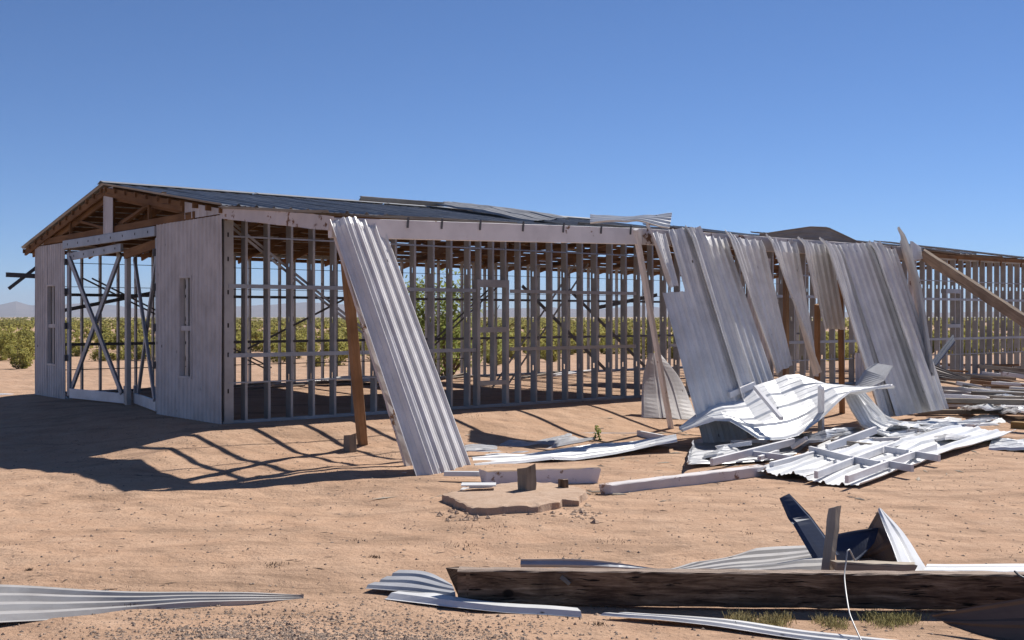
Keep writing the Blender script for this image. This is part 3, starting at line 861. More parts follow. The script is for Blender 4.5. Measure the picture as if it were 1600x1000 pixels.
# ------------------------------------------------------------------ posts and beams
def T(name, A, B, w, h, mat, label, cat, group=None, **k):
    return tag(timber(name, A, B, w, h, mat, **k), label, cat, group)
T("leaning_post", PG(568, 711, -0.03), PV(537, 3.17, 2.80), 0.125, 0.125, M_POST, "brown square post leaning beside its broken stump", "post", nl=20, rough=0.006, up=A2)
T("post_stump", UP(547, 716, -0.1), UP(547, 716, 0.36), 0.17, 0.12, M_GREYW, "grey splintered stump at the foot of the leaning post", "stump", up=A2, nl=5, jag1=0.06, rough=0.01)
T("painted_post", PG(640, 733, 0.02), PV(528, 3.20, 2.72), 0.05, 0.10, M_PEEL, "peeling painted post along the left edge of the lone leaning sheet", "post", nl=24, rough=0.012, up=A2, jag0=0.1)
T("slim_post", PG(1049, 672, 0.0), PV(993, 3.35, 3.10), 0.09, 0.07, M_PAINTW, "slim painted post leaning at the left end of the hanging row", "post", nl=20, rough=0.005, up=A2)
T("brown_post", PD(1228, 600, 21.5), PV(1228, 3.0, 2.9), 0.09, 0.09, M_POST, "brown post standing in the gap between hanging sheets", "post", up=A2)
T("brown_post", on_ground(PV(1316, 2.6, 0)), PV(1312, 3.0, 2.9), 0.09, 0.09, M_POST, "brown post behind the shortest hanging sheet", "post", up=A2)
T("brown_post", on_ground(PV(1277, 2.4, 0)), PV(1277, 2.8, 1.9), 0.09, 0.09, M_POST, "short brown post below the shortest hanging sheet", "post", up=A2)
T("fallen_beam", PD(1440, 396, 24.6), PD(1700, 566, 20.5), 0.12, 0.21, M_TAN, "peeling beam fallen diagonally across the far wing", "beam", nl=24, rough=0.012, jag0=0.15)

# ------------------------------------------------------------------ middle ground debris
thing_sheet("flat_sheet", [PG(742, 728, 0.05), PG(900, 715, 0.06), PG(1000, 698, 0.12), PG(1058, 686, 0.20)], [PG(735, 712, 0.03), PG(900, 699, 0.05), PG(1000, 684, 0.1), PG(1056, 677, 0.22)],
            M_SHEET2, "long pale sheet on the sand whose right end curls up", nl=9, dent=0.02, crease=0.05, seed=41)
thing_sheet("flat_sheet", [PG(728, 709, 0.03), PG(820, 705, 0.03), PG(930, 683, 0.04)], [PG(726, 698, 0.03), PG(830, 682, 0.03), PG(905, 667, 0.04)], M_GALV,
            "grey sheet lying half in the shade behind the long pale sheet", nl=20, dent=0.02, crease=0.05, seed=42, minor=False)
thing_sheet("flat_sheet", [PG(905, 678, 0.05), PG(1004, 676, 0.03)], [PG(900, 667, 0.05), PG(1000, 670, 0.03)], M_GALV, "small grey sheet in the shade beside the weed", nl=8, seed=43, minor=False)
thing_sheet("flat_sheet", [PG(576, 737, 0.06), PG(632, 742, 0.02)], [PG(600, 732, 0.02), PG(660, 732, 0.02)], M_SHEET2, "small pale sheet under the foot of the lone leaning sheet", nl=8, seed=44, dent=0.03)
T("grey_board", PG(806, 644, 0.03), PG(905, 668, 0.03), 0.22, 0.035, M_WHITEW, "long board lying slantwise in the shade of the wall", "board")
T("grey_board", PG(845, 646, 0.07), PG(890, 644, 0.07), 0.12, 0.035, M_WHITEW, "short board across the end of the slanting shaded board", "board")
T("thin_stick", PG(790, 664, 0.02), PG(838, 670, 0.02), 0.04, 0.03, M_GREYW, "thin pale stick lying alone in the shade", "stick")
T("white_board", PG(995, 651, 0.06), PG(1105, 657, 0.06), 0.05, 0.12, M_WHITEW, "white board lying behind the foot of the slim post", "board")
T("white_board", PG(997, 677, 0.04), PG(1044, 686, 0.04), 0.05, 0.10, M_WHITEW, "short white board at the left of the slim post's foot", "board")
thing_sheet("bent_sheet", [PQ(1003, 652, 19.9), PQ(1006, 590, 20.3), PQ(1014, 552, 20.5)], [PQ(1092, 656, 20.2), PQ(1068, 600, 20.7), PQ(1030, 553, 20.8)], M_SIDING,
            "folded dull sheet standing like a tent behind the slim post", nl=16, dent=0.03, seed=45, minor=False, h=0.012, flip=True)
T("white_pipe", PG(694, 740, 0.10), PG(800, 741, 0.10), 0.06, 0.06, M_SHEET2, "white pipe resting on the end of the broken timber", "pipe", nl=6, rough=0.002)
T("broken_timber", on_ground(PG(752, 757), 0.09), on_ground(PG(934, 753), 0.09), 0.30, 0.20, M_BARE, "broken timber with bare brown top behind the concrete slab", "timber", nl=20, rough=0.008, jag0=0.08, jag1=0.08)
st = empty("steel_bracket", PG(735, 768, 0.0)); tag(st, "white steel bracket with wide flanges at the left end of the broken timber", "bracket")
timber("flange", PG(721, 757, 0.13), PG(775, 757, 0.13), 0.22, 0.015, M_SHEET2, st)
timber("web", PG(733, 762, 0.065), PG(770, 762, 0.065), 0.015, 0.115, M_SHEET2, st)
timber("flange", PG(721, 764, 0.004), PG(768, 765, 0.004), 0.16, 0.012, M_SHEET2, st)
T("wood_scrap", PG(738, 767, 0.03), PG(766, 768, 0.03), 0.06, 0.05, M_GREYW, "wood scrap lying against the steel bracket", "scrap", jag0=0.04, jag1=0.04, rough=0.008)
T("painted_timber", PG(944, 766, 0.06), PG(1190, 735, 0.05), 0.16, 0.13, M_PEEL, "peeling timber pointing from the slab to the white sheets", "timber", nl=24, rough=0.008, jag0=0.06)

# concrete slab
def slab():
    pts = [(690, 781), (708, 790), (735, 803), (762, 806), (800, 805), (840, 804), (868, 798), (880, 793), (905, 792), (918, 779), (905, 770), (860, 764), (800, 764), (740, 768)]
    top, bot = [], []
    for k, (x, y) in enumerate(pts):
        p = PG(x, y, 0.0)
        top.append(Vector((p.x, p.y, gz(p) + 0.07 + 0.01 * math.sin(k * 2.3))))
        q = p + (p - PG(805, 785)) * 0.012
        bot.append(Vector((q.x, q.y, gz(q) - 0.05)))
    n = len(pts)
    vs_ = []
    rings = []
    ctr = sum(top, Vector()) / n
    for f, dz in ((1.0, None), (0.99, 0.0), (0.96, 0.006), (0.6, 0.018), (0.3, 0.02)):
        r = []
        for k in range(n * 8):
            a, b = k // 8, (k // 8 + 1) % n
            t = (k % 8) / 8
            if dz is None: p = bot[a].lerp(bot[b], t)
            else: p = ctr.lerp(top[a].lerp(top[b], t), f) + Vector((0, 0, dz))
            p += Vector((noise.noise(p * 6), noise.noise(p * 6 + Vector((5, 0, 0))), 0.35 * noise.noise(p * 9 + Vector((0, 9, 0))))) * (0.05 if f > 0.9 else 0.012)
            r.append(len(vs_)); vs_.append(p)
        rings.append(r)
    fs_ = []
    m = n * 8
    for a, b in zip(rings, rings[1:]):
        for k in range(m): fs_.append((a[k], a[(k + 1) % m], b[(k + 1) % m], b[k]))
    fs_.append(tuple(rings[-1]))
    o = mesh_obj("concrete_slab", vs_, fs_, M_CONC)
    tag(o, "broken slab of sandy concrete with crumbled edge and a stump on it", "slab")
slab()
T("rotten_stump", UP(823, 778, 0.04), UP(823, 778, 0.38), 0.16, 0.15, M_GREYW, "rotten splintered stump standing on the concrete slab", "stump", up=A2, nl=6, jag1=0.08, rough=0.015)
T("wood_block", UP(880, 772, 0.06), UP(880, 772, 0.17), 0.09, 0.08, M_DARKW, "small dark block at the back of the concrete slab", "block", up=A2, nl=3, rough=0.012)

# crumpled white sheet and the pile round it
thing_sheet("crumpled_sheet", [PQ(1060, 668, 17.0), PQ(1130, 622, 17.6), PQ(1180, 603, 17.9), PQ(1236, 587, 18.2), PQ(1320, 598, 18.4), PQ(1398, 602, 18.4)],
            [PQ(1068, 674, 16.6), PQ(1130, 652, 16.3), PQ(1190, 690, 15.9), PQ(1240, 682, 16.2), PQ(1330, 613, 17.3), PQ(1392, 606, 17.9)], M_SHEET2,
            "large crumpled white sheet arched over the debris pile", nl=18, dent=0.02, dfreq=2.6, seed=51, flip=True, h=0.03, kink=True, crease=0.09)
thing_sheet("curved_sheet", [PQ(1338, 604, 19.0), PQ(1372, 640, 18.8), PG(1408, 660, 0.12), PG(1500, 660, 0.05), PG(1560, 656, 0.04)], [PQ(1318, 614, 18.0), PQ(1342, 662, 17.6), PG(1380, 684, 0.12), PG(1440, 680, 0.08), PG(1480, 672, 0.05)], M_SHEET2,
            "white sheet sweeping down from the crumpled sheet to the flat ground", nl=11, dent=0.015, seed=52, flip=False, crease=0.06)
thing_sheet("curled_end", [PQ(1336, 602, 19.6), PQ(1352, 578, 19.7), PQ(1370, 567, 19.8)], [PQ(1356, 608, 19.2), PQ(1382, 596, 19.3), PQ(1396, 572, 19.6)], M_GALV,
            "curled blue grey sheet end before the foot of the broad dark sheet", nl=16, dent=0.01, seed=53, minor=False, h=0.012, kink=True)
thing_sheet("flat_sheet", [PG(1075, 722, 0.16), PG(1090, 727, 0.03), PG(1230, 716, 0.03)], [PG(1082, 690, 0.22), PG(1110, 684, 0.04), PG(1290, 676, 0.03)], M_GALV,
            "grey sheet with a rolled up left edge under the crumpled sheet", nl=26, dent=0.02, seed=54, minor=False, h=0.008)
thing_sheet("flat_sheet", [PG(1175, 738, 0.04), PG(1250, 712, 0.07), PG(1345, 676, 0.12), PG(1410, 658, 0.06)], [PG(1262, 750, 0.03), PG(1340, 720, 0.07), PG(1430, 690, 0.12), PG(1485, 668, 0.05)], M_SHEET2,
            "flat white sheet under the left half of the wooden lattice", nl=9, dent=0.02, crease=0.05, seed=55)
thing_sheet("flat_sheet", [PG(1258, 750, 0.05), PG(1340, 718, 0.08), PG(1425, 685, 0.16), PG(1500, 664, 0.16)], [PG(1346, 760, 0.03), PG(1420, 730, 0.05), PG(1510, 699, 0.08), PG(1588, 675, 0.10)], M_SHEET2,
            "flat white sheet under the right half of the wooden lattice", nl=9, dent=0.02, crease=0.05, seed=56)
thing_sheet("folded_sheet", [PG(1362, 690, 0.03), PG(1386, 668, 0.20), PG(1394, 664, 0.26)], [PG(1360, 684, 0.02), PG(1380, 662, 0.2), PG(1470, 672, 0.10)], M_SHEET2, "small folded sheet forming a dark tent behind the lattice", nl=12, seed=57, minor=False)
thing_sheet("flat_sheet", [PG(1440, 667, 0.04), PG(1575, 662, 0.03)], [PG(1430, 655, 0.04), PG(1560, 648, 0.03)], M_SHEET2, "white sheet lying flat before the scrap boards", nl=18, crease=0.05, seed=58, dent=0.02)
thing_sheet("flat_sheet", [PG(1545, 700, 0.03), PG(1650, 706, 0.03)], [PG(1550, 684, 0.03), PG(1650, 688, 0.03)], M_SHEET2, "pale sheet cut by the right edge of the photograph", nl=12, crease=0.05, seed=59, dent=0.02)
lat = empty("wooden_lattice", PG(1340, 725)); tag(lat, "white wooden lattice of crossed battens lying on the flat sheets", "lattice")
def lb(a, b, ha=0.13, hb=0.13, n="batten"): timber(n, PG(*a, ha), PG(*b, hb), 0.045, 0.09, M_WHITEW, lat, nl=8, rough=0.002)
lb((1275, 742), (1422, 686)); lb((1323, 749), (1462, 698))
lb((1266, 702), (1330, 718), 0.15, 0.15); lb((1333, 718), (1374, 726), 0.14, 0.14); lb((1382, 724), (1426, 732), 0.13, 0.13)
lb((1384, 702), (1418, 708), 0.14, 0.14); lb((1424, 709), (1468, 716), 0.13, 0.13)
thing_sheet("torn_sheet", [PG(1225, 694, 0.05), PG(1290, 684, 0.30), PG(1345, 676, 0.10)], [PG(1232, 684, 0.05), PG(1300, 670, 0.42), PG(1350, 666, 0.12)], M_GALV,
            "grey sheet buckled upward behind the level peeling board", nl=9, seed=111, kink=True, crease=0.06, dent=0.02)
thing_sheet("torn_sheet", [PG(1092, 716, 0.03), PG(1120, 708, 0.16), PG(1150, 712, 0.05)], [PG(1100, 706, 0.04), PG(1128, 698, 0.14), PG(1158, 703, 0.04)], M_SHEET2,
            "small torn white sheet at the left foot of the pile", nl=7, seed=112, kink=True, crease=0.05, dent=0.02)
thing_sheet("torn_sheet", [PG(1440, 690, 0.06), PG(1476, 684, 0.22), PG(1520, 684, 0.08)], [PG(1448, 680, 0.08), PG(1480, 676, 0.16), PG(1524, 676, 0.06)], M_SHEET,
            "torn dull sheet kinked over the right flat sheet", nl=8, seed=113, kink=True, crease=0.05, dent=0.02)
for k, (xa, ya, ha, xb, yb, hb) in enumerate(((1118, 700, 0.1, 1176, 692, 0.2), (1238, 700, 0.12, 1262, 684, 0.3), (1300, 690, 0.2, 1362, 696, 0.12), (1186, 716, 0.08, 1216, 706, 0.1), (1392, 676, 0.1, 1440, 672, 0.16), (1210, 686, 0.16, 1270, 678, 0.2))):
    T("broken_batten", PG(xa, ya, ha), PG(xb, yb, hb), 0.05, 0.06, [M_WHITEW, M_PEEL, M_PALEW][k % 3], "broken batten end caught in the pile under the crumpled sheet", "batten", "broken battens in the pile", jag0=0.06, jag1=0.06, rough=0.004, nl=6, seed=k)
T("white_stick", PQ(1180, 605, 16.9), PQ(1221, 654, 16.1), 0.07, 0.06, M_WHITEW, "white batten lying slantwise on the crumpled sheet", "batten")
T("white_stick", PQ(1140, 617, 17.5), PQ(1179, 601, 17.8), 0.05, 0.10, M_WHITEW, "short white batten on the upper left of the crumpled sheet", "batten")
T("white_upright", PG(1283, 692, 0.0), PQ(1283, 605, 16.6), 0.09, 0.06, M_WHITEW, "white upright board propping the crumpled sheet", "board", up=A2)
T("long_board", PG(1142, 690, 0.14), PG(1405, 686, 0.16), 0.05, 0.05, M_PEEL, "long thin peeling board lying level before the crumpled sheet", "board", nl=14, rough=0.004)
T("white_stick", PG(1112, 722, 0.10), PG(1240, 690, 0.16), 0.05, 0.10, M_WHITEW, "white batten on the grey sheet, left of the lattice", "batten")
T("white_stick", PG(1166, 708, 0.10), PG(1235, 716, 0.10), 0.05, 0.08, M_WHITEW, "white batten meeting the longer one on the grey sheet", "batten")
T("white_stick", PG(1292, 700, 0.14), PG(1368, 672, 0.30), 0.05, 0.11, M_WHITEW, "white batten leaning up behind the lattice", "batten")
T("white_stick", PG(1205, 728, 0.08), PG(1290, 706, 0.10), 0.05, 0.10, M_WHITEW, "white batten lying along the left flat sheet", "batten", jag0=0.04)
thing_sheet("blue_flap", [PQ(1456, 566, 24.0), PQ(1490, 524, 25.0)], [PQ(1464, 572, 23.6), PQ(1493, 535, 24.4)], M_BLUE, "blue sheet sticking up right of the hanging row", nl=8, seed=61, minor=False)
thing_sheet("brown_sheet", [PQ(1456, 570, 25.5), PQ(1512, 594, 25.5)], [PQ(1456, 592, 24.0), PQ(1508, 597, 24.0)], M_BROWN, "brown sheet lying propped against the far wing", nl=10, seed=62)
T("grey_pole", PG(1432, 664, 0.10), PG(1500, 671, 0.06), 0.04, 0.04, M_DARK, "dark thin pole lying on white sheets by the broad hanging sheet", "pole")
T("yellow_board", PG(1583, 664, 0.06), PG(1640, 668, 0.06), 0.2, 0.13, M_OCHRE, "yellow brown board end at the right edge of the photograph", "board")

rb = random.Random(21)
for k in range(64):
    x, y = rb.uniform(1462, 1660), rb.uniform(596, 652)
    p = PG(x, y, 0); ang = rb.choice([rb.uniform(-0.35, 0.35), rb.uniform(2.2, 2.9), rb.uniform(-0.2, 0.2)])
    ln = rb.uniform(0.7, 2.6)
    d = Vector((math.cos(ang), math.sin(ang), 0)) * ln / 2
    h = rb.uniform(0.03, 0.32)
    a, b = p - d, p + d
    m = rb.choice([M_GREYW, M_WHITEW, M_PEEL, M_GREYW, M_PAINTW, M_POST])
    T("scrap_board", on_ground(a, h + rb.uniform(-0.02, 0.05)), on_ground(b, h), rb.uniform(0.08, 0.2), rb.uniform(0.05, 0.11), m,
      {"grey_weathered_wood": "bare grey board in the scrap heap before the far wing", "white_painted_wood": "white painted board in the scrap heap before the far wing",
       "peeling_painted_wood": "peeling pinkish board in the scrap heap before the far wing", "painted_wood": "dull painted board in the scrap heap before the far wing",
       "brown_post_wood": "bare brown board in the scrap heap before the far wing"}[m.name], "board", "boards in the scrap heap", jag0=0.03, jag1=0.03, rough=0.003, nl=6, seed=k)

for k, (x, y, m) in enumerate(((1500, 606, M_SHEET2), (1560, 618, M_GALV), (1530, 636, M_SHEET2), (1590, 640, M_SHEET))):
    thing_sheet("scrap_sheet", [PG(x - 30, y + 4, 0.1), PG(x + 5, y + 1, 0.32), PG(x + 42, y + 4, 0.12)], [PG(x - 26, y - 3, 0.12), PG(x + 8, y - 5, 0.25), PG(x + 46, y - 3, 0.08)], m,
                ["crumpled pale sheet at the back of the scrap heap", "grey crumpled sheet in the middle of the scrap heap", "crumpled white sheet at the front of the scrap heap", "weathered crumpled sheet at the right of the scrap heap"][k],
                nl=14, seed=100 + k, kink=True, crease=0.06, dent=0.02)
# floor litter inside, along the far wall
for k in range(16):
    u = rb.uniform(1.0, 15.0); v = rb.uniform(-8.7, -6.6); ln = rb.uniform(0.8, 2.4); a = rb.uniform(-0.25, 0.25)
    d = (A2 * math.cos(a) + P2 * math.sin(a)) * ln / 2
    c = W(u, v, 0)
    T("floor_board", on_ground(c - d, 0.05), on_ground(c + d, rb.uniform(0.04, 0.2)), rb.uniform(0.08, 0.2), 0.04, rb.choice([M_WHITEW, M_GREYW, M_GREYW]),
      "loose board on the shed floor near the far wall", "board", "boards on the shed floor", seed=k)
thing_sheet("floor_sheet", [W(6.2, -8.3, 0.05), W(8.2, -8.1, 0.12)], [W(6.3, -7.4, 0.1), W(8.3, -7.3, 0.05)], M_SHEET2, "white sheet on the shed floor behind the framed opening", nl=8, seed=71, dent=0.04)
thing_sheet("flat_sheet", [PG(-30, 620, 0.05), PG(52, 622, 0.05)], [PG(-30, 614, 0.12), PG(18, 615, 0.12)], M_SHEET2, "pale sheet on the ground at the left edge beyond the gable", nl=8, seed=72, dent=0.03)

# ------------------------------------------------------------------ foreground debris
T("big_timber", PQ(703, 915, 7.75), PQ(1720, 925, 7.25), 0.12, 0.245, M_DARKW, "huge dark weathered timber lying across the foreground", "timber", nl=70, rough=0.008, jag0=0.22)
bt = bpy.data.objects["big_timber"]
for px in (883, 1000, 1100, 1287):
    c = PQ(px, 905, 7.6)
    timber("bent_nail_plate", c + Vector((-0.03, -0.02, 0.02)), c + Vector((0.03, -0.02, -0.03)), 0.02, 0.03, M_DARK, bt, rough=0.006, nl=4)
thing_sheet("fan_sheet", [PG(570, 916, 0.03), PG(640, 921, 0.05), PG(712, 925, 0.05)], [PG(628, 890, 0.05), PG(668, 893, 0.08), PG(705, 912, 0.06)], M_GALV, "fan shaped ribbed sheet sticking out left of the dark timber", nl=14, seed=81, pitch=0.14, minor=False, dent=0.02, h=0.02)
thing_sheet("strip_sheet", [PG(813, 890, 0.03), PG(930, 892, 0.03), PG(1060, 897, 0.03)], [PG(813, 877, 0.10), PG(930, 879, 0.10), PG(1060, 888, 0.06)], M_GALV, "narrow dented sheet just behind the dark timber", nl=16, seed=82, minor=False, dent=0.02)
thing_sheet("strip_sheet", [PG(600, 930, 0.02), PG(760, 947, 0.03), PG(910, 958, 0.02)], [PG(650, 920, 0.02), PG(760, 938, 0.03), PG(900, 950, 0.02)], M_SHEET2, "pale sheet edge showing below the left end of the dark timber", nl=14, seed=83, minor=False)
thing_sheet("ribbed_sheet", [PQ(1010, 902, 8.0), PQ(1150, 897, 8.05), PQ(1305, 884, 8.1)], [PQ(1045, 890, 8.45), PQ(1130, 868, 8.8), PQ(1212, 850, 9.1), PQ(1300, 846, 9.2)], M_DULL, "weathered ribbed sheet sloping up to the stake behind the dark timber", nl=24, seed=84, dent=0.01, h=0.05, pitch=0.2, minor=False, crease=0.02)
thing_sheet("blue_strip", [PQ(1219, 778, 8.6), PQ(1233, 812, 8.55), PQ(1240, 818, 8.5), PQ(1272, 872, 8.4)], [PQ(1234, 771, 8.65), PQ(1262, 800, 8.6), PQ(1268, 806, 8.6), PQ(1314, 866, 8.5)], M_BLUE, "dark blue bent strip rising left of the wooden stake", nl=16, seed=85, minor=False, pitch=0.3, h=0.012, dent=0.01, kink=True)
T("wooden_stake", PQ(1292, 900, 7.9), PQ(1305, 790, 8.1), 0.075, 0.06, M_PALEW, "wooden stake standing upright behind the dark timber", "stake", nl=12, rough=0.008, jag1=0.06, up=A2)
thing_sheet("bent_blue_sheet", [PQ(1304, 836, 8.95), PQ(1340, 829, 9.0), PQ(1374, 825, 9.05)], [PQ(1308, 888, 8.8), PQ(1336, 880, 8.85), PQ(1366, 850, 8.95)], M_BLUE, "dark blue sheet bent into a hollow right of the stake", nl=14, seed=86, minor=False, dent=0.01, h=0.01)
thing_sheet("hollow_sheet", [PQ(1338, 850, 9.1), PQ(1362, 822, 9.15), PQ(1376, 800, 9.1)], [PQ(1336, 896, 9.0), PQ(1370, 896, 9.0), PQ(1412, 896, 8.5)], M_BROWN, "dark inner sheet of the hollow under the pointed white sheet", nl=12, seed=87, minor=False, h=0.008)
thing_sheet("pointed_sheet", [PQ(1374, 793, 9.0), PQ(1390, 836, 8.7), PQ(1412, 894, 8.2)], [PQ(1378, 795, 9.0), PQ(1418, 836, 8.9), PQ(1458, 896, 8.5)], M_SHEET2, "pointed white ribbed sheet standing behind the dark timber", nl=18, seed=88, pitch=0.13, h=0.018, minor=False, dent=0.01)
T("short_plank", PQ(1300, 884, 7.85), PQ(1432, 888, 7.75), 0.10, 0.07, M_PALEW, "short grey plank lying on top of the dark timber", "plank", nl=14, rough=0.008, jag0=0.05, jag1=0.06)
thing_sheet("flat_sheet", [PG(1440, 898, 0.06), PG(1700, 898, 0.06)], [PG(1450, 880, 0.08), PG(1700, 878, 0.08)], M_SHEET2, "bright white sheet behind the right part of the dark timber", nl=14, seed=89, dent=0.01)
thing_sheet("brown_leaning_sheet", [PQ(1455, 962, 6.95), PQ(1560, 942, 6.8), PQ(1720, 915, 6.6)], [PQ(1490, 982, 6.85), PQ(1570, 1004, 6.7), PQ(1740, 1030, 6.5)], M_BROWN, "brown panel leaning at the bottom right corner", nl=14, seed=90, dent=0.01, minor=False, h=0.012, pitch=0.12)
thing_sheet("strip_sheet", [PG(935, 960, 0.02), PG(1080, 972, 0.03), PG(1340, 1006, 0.03), PG(1420, 1020, 0.03)], [PG(985, 958, 0.02), PG(1120, 966, 0.03), PG(1340, 992, 0.04), PG(1440, 1004, 0.03)], M_SHEET, "long ribbed strip running out of the bottom edge below the dark timber", nl=22, seed=91, pitch=0.11, minor=False, h=0.015)
thing_sheet("strip_sheet", [PG(-60, 970, 0.07), PG(90, 960, 0.07), PG(200, 952, 0.055), PG(320, 942, 0.04), PG(475, 936, -0.03)], [PG(-40, 912, 0.13), PG(30, 911, 0.13), PG(240, 921, 0.11), PG(475, 929, 0.0)], M_DULL, "long grey ribbed sheet tapering into the sand at lower left", nl=30, seed=92, pitch=0.11, dent=0.012, h=0.03, minor=False)

# bent iron rod
def rod(name, pts, r, mat):
    P = bez(pts, 30); vs_, fs_ = [], []
    for i, p in enumerate(P):
        d = (P[min(i + 1, 30)] - P[max(i - 1, 0)]).normalized()
        s = d.cross(Vector((0, 1, 0.1))).normalized(); t = s.cross(d)
        for k in range(6): vs_.append(p + (s * math.cos(k * math.pi / 3) + t * math.sin(k * math.pi / 3)) * r)
    for i in range(30):
        for k in range(6): fs_.append((i * 6 + k, i * 6 + (k + 1) % 6, (i + 1) * 6 + (k + 1) % 6, (i + 1) * 6 + k))
    fs_ += [tuple(range(5, -1, -1)), tuple(180 + k for k in range(6))]
    return mesh_obj(name, vs_, fs_, mat, smooth=True)
tag(rod("bent_rod", [PQ(1336, 876, 7.3), PQ(1326, 858, 7.25), PQ(1322, 880, 7.2), PQ(1320, 905, 7.1), PQ(1326, 950, 6.85), PQ(1332, 970, 6.75), PQ(1350, 1010, 6.5)], 0.0055, M_STUD),
    "bent iron rod hooked over the dark timber", "rod")
tag(rod("bent_rod", [PQ(1586, 893, 7.1), PQ(1600, 903, 7.0), PQ(1640, 915, 7.0)], 0.008, M_DARK), "dark bent rod on the timber at the right edge", "rod")

# ------------------------------------------------------------------ plants
def leaf_cloud(n, rx, rz, size, r, clumps=9, zlo=0.10):
    """leaf-sized quads gathered in clumps through a crown"""
    cs = []
    for _ in range(clumps):
        a = r.uniform(0, 2 * math.pi); q = math.sqrt(r.uniform(0, 1)) * 0.72
        zc = r.uniform(zlo, 0.8)
        cs.append((math.cos(a) * q * rx, math.sin(a) * q * rx, zc * rz, r.uniform(0.22, 0.42)))
    V = np.zeros((n * 4, 3)); 
    for i in range(n):
        cx, cy, cz, cr = cs[r.randrange(clumps)]
        while True:
            d = np.array([r.uniform(-1, 1), r.uniform(-1, 1), r.uniform(-1, 1)])
            if d @ d <= 1: break
        d = d * (0.5 + 0.5 * abs(d[0]))
        c = np.array([cx, cy, cz]) + d * np.array([cr * rx, cr * rx, cr * rz * 1.1])
        c[2] = max(c[2], 0.03)
        a = np.array([r.gauss(0, 1), r.gauss(0, 1), r.gauss(0, 1)]); a /= np.linalg.norm(a)
        b = np.array([r.gauss(0, 1), r.gauss(0, 1), r.gauss(0, 1)]); b -= a * (a @ b); b /= np.linalg.norm(b)
        s = size * r.uniform(0.6, 1.3)
        V[i * 4:i * 4 + 4] = [c - a * s - b * s * 0.5, c + a * s - b * s * 0.5, c + a * s + b * s * 0.5, c - a * s + b * s * 0.5]
    return V
def quads_mesh(name, V, mat):
    n = len(V) // 4
    me = bpy.data.meshes.new(name)
    me.vertices.add(n * 4); me.vertices.foreach_set("co", V.astype(np.float32).ravel())
    me.loops.add(n * 4); me.loops.foreach_set("vertex_index", np.arange(n * 4, dtype=np.int32))
    me.polygons.add(n); me.polygons.foreach_set("loop_start", np.arange(0, n * 4, 4, dtype=np.int32))
    me.update(calc_edges=True); me.materials.append(mat)
    return me
def limbs(r, n, h, rad, spread):
    vs_, fs_ = [], []
    for _ in range(n):
        a = r.uniform(0, 6.28); p = Vector((0, 0, -0.05)); d = Vector((math.cos(a) * spread, math.sin(a) * spread, 1)).normalized()
        b0 = len(vs_); K = 6
        for i in range(K + 1):
            rr_ = rad * (1 - 0.85 * i / K)
            for k in range(5): vs_.append(p + Vector((math.cos(k * 1.2566), math.sin(k * 1.2566), 0)) * rr_)
            p = p + d * (h / K); d = (d + Vector((r.uniform(-.3, .3), r.uniform(-.3, .3), r.uniform(-.1, .15)))).normalized()
        for i in range(K):
            for k in range(5): fs_.append((b0 + i * 5 + k, b0 + i * 5 + (k + 1) % 5, b0 + (i + 1) * 5 + (k + 1) % 5, b0 + (i + 1) * 5 + k))
    return vs_, fs_
rp = random.Random(5)
crowns = [quads_mesh("foliage", leaf_cloud(1500, 1.0, 1.5, 0.055, rp, 11), M_LEAF) for _ in range(5)]
stems = []
for _ in range(3):
    a, b = limbs(rp, 7, 1.1, 0.025, 0.75); stems.append(make_mesh("stem", a, b, M_BARK))
def shrub(x, y, s):
    p = Vector((x, y, float(ground_z(x, y))))
    e = empty("desert_shrub", p)
    tag(e, "olive green desert shrub in the scrub beyond the shed", "shrub", "shrubs in the near scrub")
    f = link("foliage", rp.choice(crowns), p, e); f.rotation_euler.z = rp.uniform(0, 6.28); f.scale = (s * rp.uniform(0.9, 1.4), s * rp.uniform(0.9, 1.3), s)
    g = link("stem", rp.choice(stems), p, e); g.scale = (s, s, s)
placed = []
tries = 0
while len(placed) < 70 and tries < 4000:
    tries += 1
    yy = rp.uniform(43, 66); k = rp.uniform(-0.50, 0.46)
    edge = 46 + 4 * math.sin(k * 14) + (3 if k > -0.42 else -2)
    if yy < edge: continue
    x = k * yy
    if any((x - a) ** 2 + (yy - b) ** 2 < 2.2 for a, b in placed): continue
    placed.append((x, yy)); shrub(x, yy, rp.uniform(0.5, 0.95) * (1.15 if k < -0.38 else 1))

# the scrub that runs on behind them
def scrub():
    protos_m = [leaf_cloud(260, 1.1, 1.35, 0.12, rp, 8) for _ in range(6)]
    protos_f = [leaf_cloud(44, 1.3, 1.4, 0.30, rp, 5) for _ in range(6)]
    parts = []
    def add(y0, y1, dens, protos, s0, s1):
        n = int(0.55 * (y1 ** 2 - y0 ** 2) * dens)
        for _ in range(n):
            y = math.sqrt(rp.uniform(y0 ** 2, y1 ** 2)); x = rp.uniform(-0.56, 0.52) * y
            if y > 130 and noise.noise(Vector((x * 0.004, y * 0.011, 0))) > 0.22: continue
            s = rp.uniform(s0, s1); a = rp.uniform(0, 6.28)
            V = protos[rp.randrange(6)] * s
            ca, sa = math.cos(a), math.sin(a)
            parts.append(np.stack([V[:, 0] * ca - V[:, 1] * sa + x, V[:, 0] * sa + V[:, 1] * ca + y, V[:, 2] + float(ground_z(x, y))], 1))
    add(62, 125, 0.17, protos_m, 0.35, 0.85)
    add(125, 420, 0.05, protos_f, 0.4, 0.9)
    add(420, 1300, 0.0035, protos_f, 0.6, 1.2)
    o = link("scrub", quads_mesh("scrub", np.concatenate(parts), M_LEAF), (0, 0, 0))
    tag(o, "olive green scrub covering the plain behind the shed", "scrub", kind="stuff")
scrub()

